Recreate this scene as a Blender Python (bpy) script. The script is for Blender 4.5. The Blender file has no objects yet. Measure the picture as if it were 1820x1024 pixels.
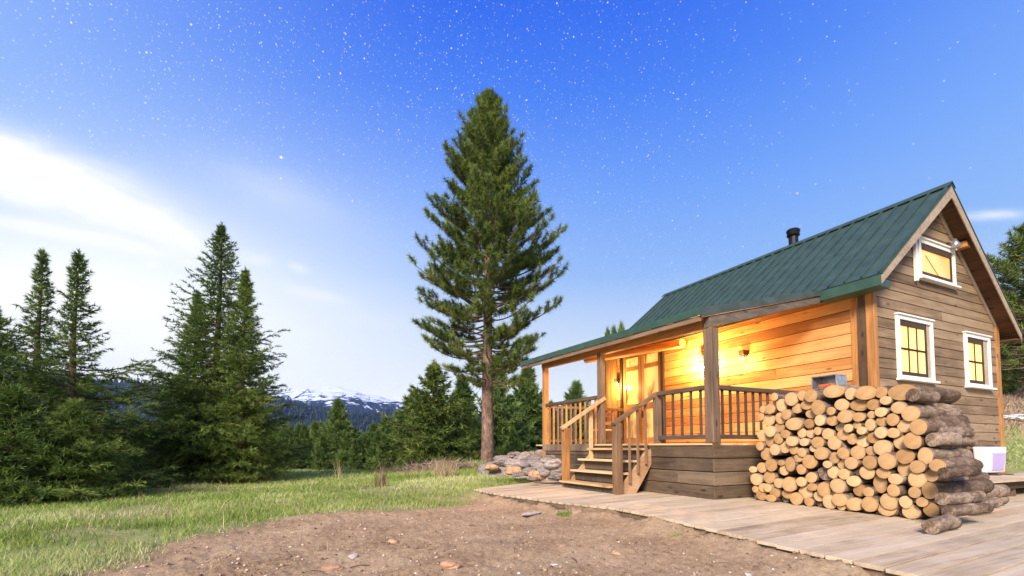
import bpy, math, random
import numpy as np
from math import sin, cos, tan, radians, pi, sqrt, atan2
from mathutils import Vector

rng = np.random.default_rng(7)
random.seed(7)
SC = bpy.context.scene
COL = SC.collection

# ------------------------------------------------------------ camera
PITCH, YAW, EYE, FPX = radians(3.0), radians(26.05), 0.97, 860.0
cd = bpy.data.cameras.new('camera'); cam = bpy.data.objects.new('camera', cd); COL.objects.link(cam)
cam.location = (0, 0, EYE); cam.rotation_euler = (pi/2 + PITCH, 0, -YAW)
cd.sensor_width = 36; cd.lens = 36*FPX/1820; cd.shift_y = 238/1820
cd.clip_start = 0.05; cd.clip_end = 30000
SC.camera = cam
SC.view_settings.view_transform = 'Standard'; SC.view_settings.look = 'None'
EXPO = 1.0
SC.view_settings.exposure = EXPO; SC.view_settings.gamma = 1.0
SC.cycles.max_bounces = 6; SC.cycles.diffuse_bounces = 3; SC.cycles.glossy_bounces = 3; SC.cycles.transmission_bounces = 5; SC.cycles.volume_bounces = 0; SC.cycles.transparent_max_bounces = 8
SC.cycles.use_fast_gi = False

# ------------------------------------------------------------ node maths
class N:
    """a socket of a node tree with arithmetic"""
    def __init__(s, nt, so): s.nt, s.so = nt, so
    def _m(s, op, *a, clamp=False):
        n = s.nt.nodes.new('ShaderNodeMath'); n.operation = op; n.use_clamp = clamp
        for i, v in enumerate((s,)+a):
            if isinstance(v, N): s.nt.links.new(v.so, n.inputs[i])
            else: n.inputs[i].default_value = v
        return N(s.nt, n.outputs[0])
    def __add__(s, o): return s._m('ADD', o)
    def __sub__(s, o): return s._m('SUBTRACT', o)
    def __mul__(s, o): return s._m('MULTIPLY', o)
    def __truediv__(s, o): return s._m('DIVIDE', o)
    def pow(s, o): return s._m('POWER', o)
    def min(s, o): return s._m('MINIMUM', o)
    def max(s, o): return s._m('MAXIMUM', o)
    def gt(s, o): return s._m('GREATER_THAN', o)
    def lt(s, o): return s._m('LESS_THAN', o)
    def clamp(s): return s._m('ADD', 0.0, clamp=True)
    def abs(s): return s._m('ABSOLUTE')
    def sin(s): return s._m('SINE')
    def exp(s): return s._m('EXPONENT')
    def smooth(s, a, b):
        n = s.nt.nodes.new('ShaderNodeMapRange'); n.interpolation_type = 'SMOOTHSTEP'
        s.nt.links.new(s.so, n.inputs[0]); n.inputs[1].default_value = a; n.inputs[2].default_value = b
        return N(s.nt, n.outputs[0])

def srgb(*c):
    return tuple(((v/255)/12.92 if v/255 <= .04045 else ((v/255+.055)/1.055)**2.4) for v in c) + (1.0,)

def ramp(nt, fac, stops, interp='LINEAR'):
    n = nt.nodes.new('ShaderNodeValToRGB'); n.color_ramp.interpolation = interp
    e = n.color_ramp.elements
    while len(e) > 1: e.remove(e[-1])
    e[0].position, e[0].color = stops[0][0], stops[0][1]
    for p, c in stops[1:]:
        k = e.new(p); k.color = c
    nt.links.new(fac.so, n.inputs[0])
    return n.outputs[0]

def mix(nt, fac, a, b, mode='MIX'):
    n = nt.nodes.new('ShaderNodeMix'); n.data_type = 'RGBA'; n.blend_type = mode
    for i, v in ((0, fac), (6, a), (7, b)):
        if isinstance(v, N): nt.links.new(v.so, n.inputs[i])
        elif isinstance(v, bpy.types.NodeSocket): nt.links.new(v, n.inputs[i])
        else: n.inputs[i].default_value = v
    return n.outputs[2]

def vdot(nt, v, c):
    n = nt.nodes.new('ShaderNodeVectorMath'); n.operation = 'DOT_PRODUCT'
    nt.links.new(v, n.inputs[0]); n.inputs[1].default_value = c
    return N(nt, n.outputs['Value'])

def noise(nt, vec, scale, detail=4, rough=.55, out=0, dist=0.0, vscale=None):
    if vscale is not None:
        m = nt.nodes.new('ShaderNodeMapping'); m.inputs['Scale'].default_value = vscale
        nt.links.new(vec, m.inputs[0]); vec = m.outputs[0]
    n = nt.nodes.new('ShaderNodeTexNoise'); n.inputs['Scale'].default_value = scale
    n.inputs['Detail'].default_value = detail; n.inputs['Roughness'].default_value = rough
    n.inputs['Distortion'].default_value = dist
    nt.links.new(vec, n.inputs['Vector'])
    return N(nt, n.outputs[out])

# ------------------------------------------------------------ sky (dusk, stars still out)
W = bpy.data.worlds.new('World'); SC.world = W; W.use_nodes = True
nt = W.node_tree; nt.nodes.clear()
F = Vector((sin(YAW), cos(YAW), 0)); R = Vector((cos(YAW), -sin(YAW), 0))
tc = nt.nodes.new('ShaderNodeTexCoord'); D3 = tc.outputs['Generated']
dz = vdot(nt, D3, (0, 0, 1)); df = vdot(nt, D3, F); dr = vdot(nt, D3, R)
front = df.gt(0.05); dfp = df.max(0.05)
U = dr/dfp; V = dz/dfp                       # gnomonic coordinates about the view azimuth
base = ramp(nt, dz.max(0), [(0, (1.5, 1.4, 1.22, 1)), (.08, (1.22, 1.2, 1.10, 1)), (.18, srgb(226, 240, 254)),
        (.33, srgb(146, 190, 253)), (.47, srgb(108, 162, 253)), (.60, srgb(64, 128, 248)), (.70, srgb(36, 102, 240)), (1, srgb(26, 78, 205))])
# the afterglow towards the left horizon, a weaker brightening to the right
gl = ((U+1.05)*(U+1.05)*.75 + (V-.14)*(V-.14)*3.2)
glow = (gl*-1.0).exp()
left = U.smooth(-.05, -1.5)*front
colr = mix(nt, left*.50, base, srgb(186, 216, 255))
right = U.smooth(.2, 1.7)*front
colr = mix(nt, right*.34, colr, srgb(160, 202, 255))
glow2 = ((gl*-2.6).exp()*1.35*front).clamp()
colr = mix(nt, glow2, colr, (1.3, 1.28, 1.22, 1))
# clouds: soft streaks at fixed places in the sky
cmb = nt.nodes.new('ShaderNodeCombineXYZ'); nt.links.new(U.so, cmb.inputs[0]); nt.links.new(V.so, cmb.inputs[1])
uv = cmb.outputs[0]
nz1 = noise(nt, uv, 5.0, 5, .6, vscale=(1, 2.5, 1)); rot = nt.nodes.new('ShaderNodeMapping'); rot.inputs['Rotation'].default_value = (0, 0, radians(20)); nt.links.new(uv, rot.inputs[0])
nz2 = noise(nt, rot.outputs[0], 2.6, 8, .62, dist=.4, vscale=(1.4, 7, 1))
def blob(px, py, hl, hw, ang, strength, soft=1.0, wob=.06):
    u0, v0 = (px-910)/860, (795-py)/860
    a = radians(-ang); dx = U-u0; dy = V-v0 + (nz1-.5)*wob
    p = dx*cos(a)+dy*sin(a); q = dy*cos(a)-dx*sin(a)
    d2 = (p/(hl/860)).pow(2)+(q/(hw/860)).pow(2)
    # POWER of a negative base is undefined: use multiply
    return d2, strength
def blob2(px, py, hl, hw, ang, strength, wob=.06, edge=.75):
    u0, v0 = (px-910)/860, (795-py)/860
    a = radians(-ang); dx = U-u0; dy = V-v0 + (nz1-.5)*wob
    p = (dx*cos(a)+dy*sin(a))*(860/hl); q = (dy*cos(a)-dx*sin(a))*(860/hw)
    d2 = p*p+q*q
    m = (d2*-1.0).exp()
    return (m*(nz2*2.1+edge-.62)*strength)
cl = blob2(60, 312, 250, 44, 22, 1.25, .05)
for b in ((245, 388, 130, 24, 24, .85, .03), (-60, 270, 160, 40, 22, .8), (70, 403, 170, 13, 12, 1.0, .02), (190, 425, 80, 9, 14, .6, .02), (150, 300, 190, 40, 24, .28), (60, 640, 260, 90, 0, .5), (230, 560, 220, 30, 6, .25), (257, 466, 15, 8, 2, .8, .01),
          (552, 520, 62, 11, 12, .42, .02), (452, 455, 26, 12, 8, .35, .02), (522, 470, 18, 8, 15, .4, .02),
          (325, 463, 20, 6, 5, .3, .02), (1790, 373, 60, 9, -3, .5, .01), (480, 330, 120, 40, 22, .18), (640, 560, 90, 14, 8, .12)):
    cl = cl + blob2(*b)
cl = (cl*front).clamp()
colr = mix(nt, cl, colr, (1.12, 1.12, 1.10, 1))
# stars
def stars(scale, radius, keep, seedvec, bright, mask=None):
    m = nt.nodes.new('ShaderNodeMapping'); m.inputs['Location'].default_value = seedvec
    nt.links.new(D3, m.inputs[0])
    v = nt.nodes.new('ShaderNodeTexVoronoi'); v.inputs['Scale'].default_value = scale
    nt.links.new(m.outputs[0], v.inputs['Vector'])
    sp = nt.nodes.new('ShaderNodeSeparateColor'); nt.links.new(v.outputs['Color'], sp.inputs[0])
    r1 = N(nt, sp.outputs[0]); r2 = N(nt, sp.outputs[1])
    d = N(nt, v.outputs['Distance'])
    k = keep if mask is None else (mask*keep)
    on = r1.lt(k) if not isinstance(k, N) else r1.lt(k)
    rad = radius*scale
    s = d.smooth(rad*1.0, rad*.25)
    return s*on*(r2*r2*r2*.95+.15)*bright, r2
veil = (cl*-1.0+1.0)*dz.smooth(.10, .42)
dens = U.smooth(.95, -.35)*.80+.05
s1, _ = stars(210, .00125, .98, (3.1, 1.7, .4), .85, dens)
s0, _ = stars(160, .0013, .9, (9.1, 4.7, 6.4), .9, dens)
s2, _ = stars(95, .0017, .8, (1.3, 5.1, 2.2), 1.1, dens)
s3, _ = stars(42, .0020, .42, (7.7, .3, 1.9), 1.6)
s4, q4 = stars(17, .0028, .40, (2.9, 8.3, 4.1), 2.6)
glowbg = (glow2*-.7+1.0)
st = (s0+s1+s2+s3)*veil*glowbg
colr = mix(nt, st.clamp(), colr, (1.0, 1.0, 1.0, 1), 'MIX')
colr = mix(nt, (s4*veil).clamp(), colr, (1.15, 1.0, .88, 1), 'MIX')
colr2 = colr
bg = nt.nodes.new('ShaderNodeBackground'); nt.links.new(colr2, bg.inputs[0]); bg.inputs[1].default_value = .5
# a physical twilight sky adds its own part of the daylight
sky = nt.nodes.new('ShaderNodeTexSky'); sky.sky_type = 'NISHITA'; sky.sun_disc = False
sky.sun_elevation = radians(22); sky.sun_rotation = radians(-75)
bg2 = nt.nodes.new('ShaderNodeBackground'); nt.links.new(sky.outputs[0], bg2.inputs[0]); bg2.inputs[1].default_value = 0.001
addw = nt.nodes.new('ShaderNodeAddShader'); nt.links.new(bg.outputs[0], addw.inputs[0]); nt.links.new(bg2.outputs[0], addw.inputs[1])
wo = nt.nodes.new('ShaderNodeOutputWorld'); nt.links.new(addw.outputs[0], wo.inputs[0])

# ------------------------------------------------------------ sun: soft low light from the left
sd = bpy.data.lights.new('sun', 'SUN'); sun = bpy.data.objects.new('sun', sd); COL.objects.link(sun)
sd.energy = 4.1; sd.angle = radians(18); sd.color = (1.0, .87, .71)
sundir = Vector((-.74, -.66, .60)).normalized()
sun.rotation_euler = sundir.to_track_quat('Z', 'Y').to_euler()

# ------------------------------------------------------------ picture to place helpers (only to survey positions in metres)
FW3 = np.array([sin(YAW)*cos(PITCH), cos(YAW)*cos(PITCH), sin(PITCH)])
RT3 = np.array([cos(YAW), -sin(YAW), 0.0]); UP3 = np.cross(RT3, FW3)
FH = np.array([sin(YAW), cos(YAW), 0.0])
def ray(u, v): return FW3 + RT3*(u-910)/FPX + UP3*(750-v)/FPX
def at_depth(u, v, D):
    d = ray(u, v); t = D/float(d@FH); return np.array([0, 0, EYE])+d*t
def on_x(u, v, x): d = ray(u, v); return np.array([0, 0, EYE])+d*x/d[0]
def on_y(u, v, y): d = ray(u, v); return np.array([0, 0, EYE])+d*y/d[1]
def on_z(u, v, z): d = ray(u, v); return np.array([0, 0, EYE])+d*(z-EYE)/d[2]

# ------------------------------------------------------------ numpy noise
_perm = np.random.default_rng(3).random((256, 256))
def vnoise(x, y):
    xi = np.floor(x).astype(int); yi = np.floor(y).astype(int); fx = x-xi; fy = y-yi
    fx = fx*fx*(3-2*fx); fy = fy*fy*(3-2*fy)
    g = lambda a, b: _perm[a & 255, b & 255]
    return (g(xi, yi)*(1-fx)+g(xi+1, yi)*fx)*(1-fy)+(g(xi, yi+1)*(1-fx)+g(xi+1, yi+1)*fx)*fy
def fbm(x, y, o=4, p=.5):
    s = 0; a = 1; t = 0
    for i in range(o):
        s = s+a*vnoise(x*2**i+17*i, y*2**i+31*i); t += a; a *= p
    return s/t-.5
def sstep(a, b, x):
    t = np.clip((x-a)/(b-a), 0, 1); return t*t*(3-2*t)

# ------------------------------------------------------------ materials
MATS = {}
def newmat(name):
    m = bpy.data.materials.new(name); m.use_nodes = True; t = m.node_tree
    b = t.nodes['Principled BSDF']; MATS[name] = m
    return m, t, b
def set_bump(t, b, h, strength=.4, dist=.01):
    n = t.nodes.new('ShaderNodeBump'); n.inputs['Strength'].default_value = strength; n.inputs['Distance'].default_value = dist
    t.links.new(h.so, n.inputs['Height']); t.links.new(n.outputs[0], b.inputs['Normal'])
def objco(t):
    return t.nodes.new('ShaderNodeTexCoord').outputs['Object']
def geo(t, o='Random Per Island'):
    return N(t, t.nodes.new('ShaderNodeNewGeometry').outputs[o])
def rampv(t, fac, stops): return ramp(t, fac, stops)

def wood(name, dark, mid, light, axis, rough=.75, knots=True, grain=1.0, bump=.5, vary=.35, weather=0.0, spec=.3):
    """boards: grain along axis, each board (mesh island) shifted and tinted by itself"""
    m, t, b = newmat(name)
    co = objco(t); isl = geo(t)
    off = t.nodes.new('ShaderNodeCombineXYZ')
    for i in range(3): t.links.new((isl*(37.0+13*i)).so, off.inputs[i])
    ad = t.nodes.new('ShaderNodeVectorMath'); ad.operation = 'ADD'
    t.links.new(co, ad.inputs[0]); t.links.new(off.outputs[0], ad.inputs[1]); v = ad.outputs[0]
    s = [14.0*grain]*3; s[axis] = .9
    g1 = noise(t, v, 1.0, 5, .6, dist=.8, vscale=tuple(s))
    s2 = [60.0*grain]*3; s2[axis] = 2.5
    g2 = noise(t, v, 1.0, 3, .6, vscale=tuple(s2))
    big = noise(t, v, 1.3, 3, .5)
    f = (g1*.6+g2*.25+big*.3+(isl-.5)*vary - .06)
    c = ramp(t, f, [(.28, dark+(1,)), (.5, mid+(1,)), (.75, light+(1,))])
    if knots:
        vo = t.nodes.new('ShaderNodeTexVoronoi')
        mp = t.nodes.new('ShaderNodeMapping'); sc = [5.2]*3; sc[axis] = 1.9; mp.inputs['Scale'].default_value = sc
        t.links.new(v, mp.inputs[0]); t.links.new(mp.outputs[0], vo.inputs['Vector']); vo.inputs['Scale'].default_value = 1.0
        k = N(t, vo.outputs['Distance']).smooth(.20, .07)
        sp = t.nodes.new('ShaderNodeSeparateColor'); t.links.new(vo.outputs['Color'], sp.inputs[0])
        k = k*N(t, sp.outputs[0]).gt(.30)
        c = mix(t, k*.75, c, tuple(x*.35 for x in dark)+(1,))
    if weather > 0:
        w = noise(t, co, 2.2, 5, .65).smooth(.45, .7)*weather
        c = mix(t, w, c, (light[0]*.9, light[1]*.92, light[2]*.95, 1))
    t.links.new(c, b.inputs['Base Color']); b.inputs['Roughness'].default_value = rough
    b.inputs['Specular IOR Level'].default_value = spec
    set_bump(t, b, g1*.5+g2*.6, bump, .004)
    return m

wood('siding_grey_x', (.095, .058, .032), (.215, .142, .083), (.35, .25, .155), 0, weather=.2, vary=.28, knots=True)
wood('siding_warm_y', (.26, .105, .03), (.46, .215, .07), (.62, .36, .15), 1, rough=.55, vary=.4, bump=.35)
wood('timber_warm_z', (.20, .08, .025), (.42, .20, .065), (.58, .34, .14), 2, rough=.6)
wood('timber_dark_z', (.035, .022, .014), (.10, .065, .04), (.24, .17, .11), 2, rough=.85)
wood('grey_z', (.085, .052, .034), (.18, .12, .078), (.30, .215, .145), 2)
wood('grey_x', (.085, .052, .034), (.18, .12, .078), (.30, .215, .145), 0)
wood('grey_y', (.085, .052, .034), (.18, .12, .078), (.30, .215, .145), 1)
wood('skirt_y', (.05, .032, .02), (.115, .078, .05), (.22, .16, .105), 1, weather=.25, vary=.35)  # skirt tone darkened to hold the shadow beside the woodpile
wood('skirt_x', (.05, .032, .02), (.115, .078, .05), (.22, .16, .105), 0, weather=.25, vary=.35)  # same shadow-darkened tone for the side facing the logs
wood('tread_y', (.34, .20, .09), (.58, .38, .19), (.74, .54, .31), 1)
wood('stair_x', (.22, .11, .05), (.36, .20, .10), (.50, .33, .19), 0)
wood('deck_x', (.27, .195, .12), (.50, .39, .26), (.66, .55, .395), 0, weather=.4, vary=.2, knots=False, bump=.5)
wood('rake', (.22, .16, .11), (.38, .29, .21), (.50, .40, .31), 1, knots=False)
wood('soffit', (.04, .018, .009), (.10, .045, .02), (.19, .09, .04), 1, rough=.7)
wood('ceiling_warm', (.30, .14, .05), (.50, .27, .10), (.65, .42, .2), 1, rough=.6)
wood('door_wood', (.22, .10, .03), (.38, .19, .06), (.50, .29, .11), 2, rough=.4, knots=False)
wood('newel_z', (.09, .05, .026), (.21, .12, .062), (.36, .22, .12), 2)
wood('newel_x', (.09, .05, .026), (.21, .12, .062), (.36, .22, .12), 0)
wood('beam_x', (.055, .042, .034), (.125, .098, .078), (.21, .17, .135), 0)
wood('shade_dark_z', (.03, .022, .016), (.07, .05, .036), (.13, .10, .075), 2, knots=False)  # shade of backlit balusters and stair risers put into the colour
wood('rail_dark_y', (.05, .036, .027), (.10, .075, .055), (.18, .14, .11), 1, knots=False)
wood('rail_dark_x', (.05, .036, .027), (.10, .075, .055), (.18, .14, .11), 0, knots=False)
wood('dark_frame', (.02, .012, .008), (.04, .025, .016), (.07, .045, .03), 2, knots=False)

def plain(name, col, rough=.5, metal=0.0, spec=.5, var=.0, bump=0.0, scale=8):
    m, t, b = newmat(name); co = objco(t)
    nz = noise(t, co, scale, 5, .6)
    d = tuple(c*(1-var) for c in col); l = tuple(min(1, c*(1+var)) for c in col)
    c = ramp(t, nz, [(.3, d+(1,)), (.7, l+(1,))])
    t.links.new(c, b.inputs['Base Color']); b.inputs['Roughness'].default_value = rough; b.inputs['Metallic'].default_value = metal
    b.inputs['Specular IOR Level'].default_value = spec
    if bump: set_bump(t, b, nz, bump, .01)
    return m
plain('green_metal', (.036, .066, .055), .55, 0.0, .35, .25, .08, 3.5)
plain('green_trim', (.032, .075, .054), .5, 0, .4, .25, .1, 4)
plain('slate_trim', (.045, .065, .062), .6, 0, .4, .3, .1, 4)
plain('white_paint', (.74, .72, .68), .5, 0, .4, .1, .1, 14)
plain('black_metal', (.015, .015, .018), .4, .6, .5, .3)
plain('brown_metal', (.05, .028, .018), .5, .3, .5, .3)
plain('dark_gap', (.02, .016, .012), .9, 0, .1, .3)
plain('white_plastic', (.76, .72, .76), .35, 0, .5, .08)
plain('lilac_plastic', (.46, .38, .66), .35, 0, .5, .1)
plain('steel', (.45, .45, .47), .35, .8, .5, .3, .1, 20)
plain('red_ember', (.45, .12, .04), .7, 0, .2, .5, .2, 30)
plain('stone_pale', (.52, .46, .40), .9, 0, .2, .3, .6, 14)
plain('needle_stem', (.11, .07, .045), .9, 0, .1, .3)

def glass(name, tint=(.9, .9, .9), rough=.05):
    m, t, b = newmat(name); b.inputs['Base Color'].default_value = tint+(1,); b.inputs['Roughness'].default_value = rough
    b.inputs['Transmission Weight'].default_value = 1.0; b.inputs['IOR'].default_value = 1.45
    return m
glass('lamp_glass')

def lit(name, c1, c2, strength, folds=22.0, vertical=True):
    """a lit curtain behind window glass: it gives off light"""
    m, t, b = newmat(name); co = objco(t)
    sp = t.nodes.new('ShaderNodeSeparateXYZ'); t.links.new(co, sp.inputs[0])
    x = N(t, sp.outputs[0]); nz = noise(t, co, 2.0, 4, .6)
    w = ((x*folds+nz*4.0).sin()*.5+.5)*.45+noise(t, co, 1.6, 3, .5, vscale=(2, 2, 1.2))*.75
    c = ramp(t, w, [(.2, c1+(1,)), (.75, c2+(1,))])
    t.links.new(c, b.inputs['Emission Color']); b.inputs['Emission Strength'].default_value = strength
    b.inputs['Base Color'].default_value = (.4, .3, .15, 1); b.inputs['Roughness'].default_value = .15
    return m
lit('lit_curtain', (1.0, .26, .02), (1.0, .62, .15), .90)
lit('lit_loft', (1.0, .22, .03), (1.0, .40, .07), .60, folds=3.0)
m, t, b = newmat('door_pane_glow'); co = objco(t)
c = ramp(t, noise(t, co, 1.3, 2, .5, vscale=(1, 1.6, .8)), [(.34, (.10, .045, .015, 1)), (.52, (.85, .50, .15, 1))])
t.links.new(c, b.inputs['Base Color']); b.inputs['Roughness'].default_value = .12; b.inputs['Specular IOR Level'].default_value = .35
t.links.new(c, b.inputs['Emission Color']); b.inputs['Emission Strength'].default_value = .42  # glow and bright patches painted into the door glass
m, t, b = newmat('lamp_flame'); b.inputs['Emission Color'].default_value = (1, .72, .36, 1); b.inputs['Emission Strength'].default_value = 60
m, t, b = newmat('lamp_dim'); b.inputs['Emission Color'].default_value = (1, .75, .42, 1); b.inputs['Emission Strength'].default_value = 12

# bark, cut ends
def barkmat(name, a, bcol, c3, vs=(3, 9, 9), scale=3.0, bump=1.0):
    m, t, b = newmat(name); co = objco(t)
    oi = t.nodes.new('ShaderNodeObjectInfo'); rnd = N(t, oi.outputs['Random'])
    n1 = noise(t, co, scale, 6, .65, dist=1.0, vscale=vs); n2 = noise(t, co, 3.0, 3, .5)
    c = ramp(t, n1*.7+n2*.35+(rnd-.5)*.18-.02, [(.3, a+(1,)), (.5, bcol+(1,)), (.72, c3+(1,))])
    t.links.new(c, b.inputs['Base Color']); b.inputs['Roughness'].default_value = .9; b.inputs['Specular IOR Level'].default_value = .2
    set_bump(t, b, n1, bump, .012)
    return m
barkmat('log_bark', (.035, .022, .015), (.15, .10, .068), (.42, .32, .24), vs=(4, 10, 10), scale=2.2)
barkmat('pine_bark', (.035, .02, .015), (.18, .115, .085), (.42, .31, .25), vs=(5, 5, 1.5), scale=2.6, bump=1.0)
barkmat('spruce_bark', (.03, .02, .015), (.10, .065, .048), (.2, .14, .1), vs=(5, 5, 1.5), scale=3)
m, t, b = newmat('cut_wood'); co = objco(t)
oi = t.nodes.new('ShaderNodeObjectInfo'); rnd = N(t, oi.outputs['Random'])
sp = t.nodes.new('ShaderNodeSeparateXYZ'); t.links.new(co, sp.inputs[0])
y_, z_ = N(t, sp.outputs[1]), N(t, sp.outputs[2]); rr = (y_*y_+z_*z_)._m('SQRT')
nz = noise(t, co, 9, 3, .5); fine = noise(t, co, 45, 4, .65)
ringv = ((rr*330+nz*9).sin()*.5+.5)
crk = noise(t, co, 20, 5, .7)
f = ringv*.20+nz*.35+fine*.32+(rnd-.5)*.34+.08
c = ramp(t, f, [(.2, (.27, .13, .045, 1)), (.45, (.47, .28, .125, 1)), (.75, (.66, .45, .24, 1))])
c = mix(t, rr.smooth(.012, .003)*.4, c, (.25, .13, .06, 1))
c = mix(t, crk.smooth(.60, .70)*.7, c, (.20, .10, .045, 1))
c = mix(t, rr.smooth(.055, .12)*.35, c, (.36, .19, .08, 1))
t.links.new(c, b.inputs['Base Color']); b.inputs['Roughness'].default_value = .8; b.inputs['Specular IOR Level'].default_value = .2
set_bump(t, b, ringv*.3+fine, .4, .003)

def foliage(name, a, bcol, c3, trans=.25):
    m, t, b = newmat(name)
    at = t.nodes.new('ShaderNodeAttribute'); at.attribute_name = 'tint'; tv = N(t, at.outputs['Fac'])+(noise(t, t.nodes.new('ShaderNodeTexCoord').outputs['Object'], .9, 3, .6)-.5)*.7
    oi = t.nodes.new('ShaderNodeObjectInfo'); rnd = N(t, oi.outputs['Random'])
    f = tv*.75+geo(t)*.25+(rnd-.5)*.2
    c = ramp(t, f, [(.12, a+(1,)), (.5, bcol+(1,)), (.92, c3+(1,))])
    t.links.new(c, b.inputs['Base Color']); b.inputs['Roughness'].default_value = .6; b.inputs['Specular IOR Level'].default_value = .25
    tr = t.nodes.new('ShaderNodeBsdfTranslucent'); t.links.new(c, tr.inputs[0])
    mx = t.nodes.new('ShaderNodeMixShader'); mx.inputs[0].default_value = trans
    out = t.nodes['Material Output']
    t.links.new(b.outputs[0], mx.inputs[1]); t.links.new(tr.outputs[0], mx.inputs[2]); t.links.new(mx.outputs[0], out.inputs[0])
    return m
foliage('pine_needles', (.032, .056, .013), (.100, .150, .028), (.25, .30, .06))
foliage('spruce_needles', (.040, .075, .015), (.120, .190, .036), (.30, .37, .08), .38)
foliage('forest_needles', (.038, .075, .018), (.115, .185, .042), (.28, .36, .09), .38)
foliage('far_needles', (.003, .009, .014), (.009, .022, .026), (.028, .048, .044), .1)  # distance haze put into these needles as a dark blue tone
foliage('grass_blades', (.14, .21, .035), (.33, .43, .09), (.68, .66, .36), .4)
foliage('dry_stalks', (.20, .12, .07), (.38, .27, .16), (.60, .50, .33), .2)
foliage('brush_twigs', (.08, .05, .03), (.20, .14, .09), (.42, .34, .25), .1)

# ground: dirt and grass soil, told apart by a mask stored on the mesh
m, t, b = newmat('ground_soil'); co = objco(t)
at = t.nodes.new('ShaderNodeAttribute'); at.attribute_name = 'dirt'; dm = N(t, at.outputs['Fac'])
n1 = noise(t, co, 1.1, 6, .6); n2 = noise(t, co, 14, 6, .7); n3 = noise(t, co, 60, 4, .7)
n4 = noise(t, co, 190, 2, .6)
cd_ = ramp(t, n1*.30+n2*.40+n3*.30+n4*.2-.09, [(.36, (.09, .05, .027, 1)), (.46, (.37, .245, .135, 1)), (.59, (.57, .41, .25, 1)), (.70, (.71, .55, .37, 1))])
cg = ramp(t, n1*.5+n2*.6-.05, [(.3, (.14, .15, .05, 1)), (.5, (.30, .32, .11, 1)), (.7, (.46, .42, .24, 1))])
t.links.new(mix(t, dm, cg, cd_), b.inputs['Base Color']); b.inputs['Roughness'].default_value = .95; b.inputs['Specular IOR Level'].default_value = .15
set_bump(t, b, n2*.7+n3*.5+n4*.25, 1.0, .035)
# hills and the snowy mountain
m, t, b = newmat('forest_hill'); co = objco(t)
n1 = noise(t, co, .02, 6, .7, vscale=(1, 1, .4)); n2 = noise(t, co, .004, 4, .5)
c = ramp(t, n1*.7+n2*.35, [(.35, (.004, .010, .016, 1)), (.6, (.009, .020, .026, 1)), (.75, (.02, .034, .036, 1))])  # blue of the hazy air mixed into the hill colour
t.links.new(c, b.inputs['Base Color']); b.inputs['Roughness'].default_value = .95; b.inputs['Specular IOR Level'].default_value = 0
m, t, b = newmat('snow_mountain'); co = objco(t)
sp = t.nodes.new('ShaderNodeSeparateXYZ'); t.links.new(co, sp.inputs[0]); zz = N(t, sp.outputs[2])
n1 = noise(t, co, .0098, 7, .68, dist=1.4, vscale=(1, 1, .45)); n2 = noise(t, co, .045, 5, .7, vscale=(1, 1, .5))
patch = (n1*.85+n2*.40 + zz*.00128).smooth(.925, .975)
c = mix(t, patch, (.008, .014, .030, 1), (.56, .62, .78, 1))  # dusk blue painted into the snow and the dark patches
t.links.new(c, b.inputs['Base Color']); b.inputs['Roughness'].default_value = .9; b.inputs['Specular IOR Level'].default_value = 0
# weathered layered rock
m, t, b = newmat('grey_rock'); co = objco(t)
n1 = noise(t, co, 3.0, 7, .65, dist=1.5, vscale=(1, 1, 5)); n2 = noise(t, co, 25, 4, .7)
oi = t.nodes.new('ShaderNodeObjectInfo'); rnd = N(t, oi.outputs['Random'])
c = ramp(t, n1*.7+n2*.3+(rnd-.5)*.15, [(.32, (.07, .055, .05, 1)), (.5, (.25, .21, .19, 1)), (.7, (.47, .42, .38, 1))])
t.links.new(c, b.inputs['Base Color']); b.inputs['Roughness'].default_value = .9
set_bump(t, b, n1+n2*.3, 1.0, .03)
m, t, b = newmat('tan_rock'); co = objco(t)
n1 = noise(t, co, 6.0, 6, .65)
c = ramp(t, n1, [(.3, (.22, .11, .06, 1)), (.55, (.50, .30, .17, 1)), (.75, (.62, .45, .3, 1))])
t.links.new(c, b.inputs['Base Color']); b.inputs['Roughness'].default_value = .85; set_bump(t, b, n1, .6, .02)

# ------------------------------------------------------------ object helpers
def tag(o, label=None, cat=None, group=None, kind=None):
    if label: o['label'] = label
    if cat: o['category'] = cat
    if group: o['group'] = group
    if kind: o['kind'] = kind
    return o
def empty(name, loc, label, cat, group=None):
    o = bpy.data.objects.new(name, None); COL.objects.link(o); o.location = loc; o.empty_display_size = .2
    return tag(o, label, cat, group)
def worldloc(o):
    l = Vector((0, 0, 0))
    while o is not None: l += o.location; o = o.parent
    return l

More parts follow.
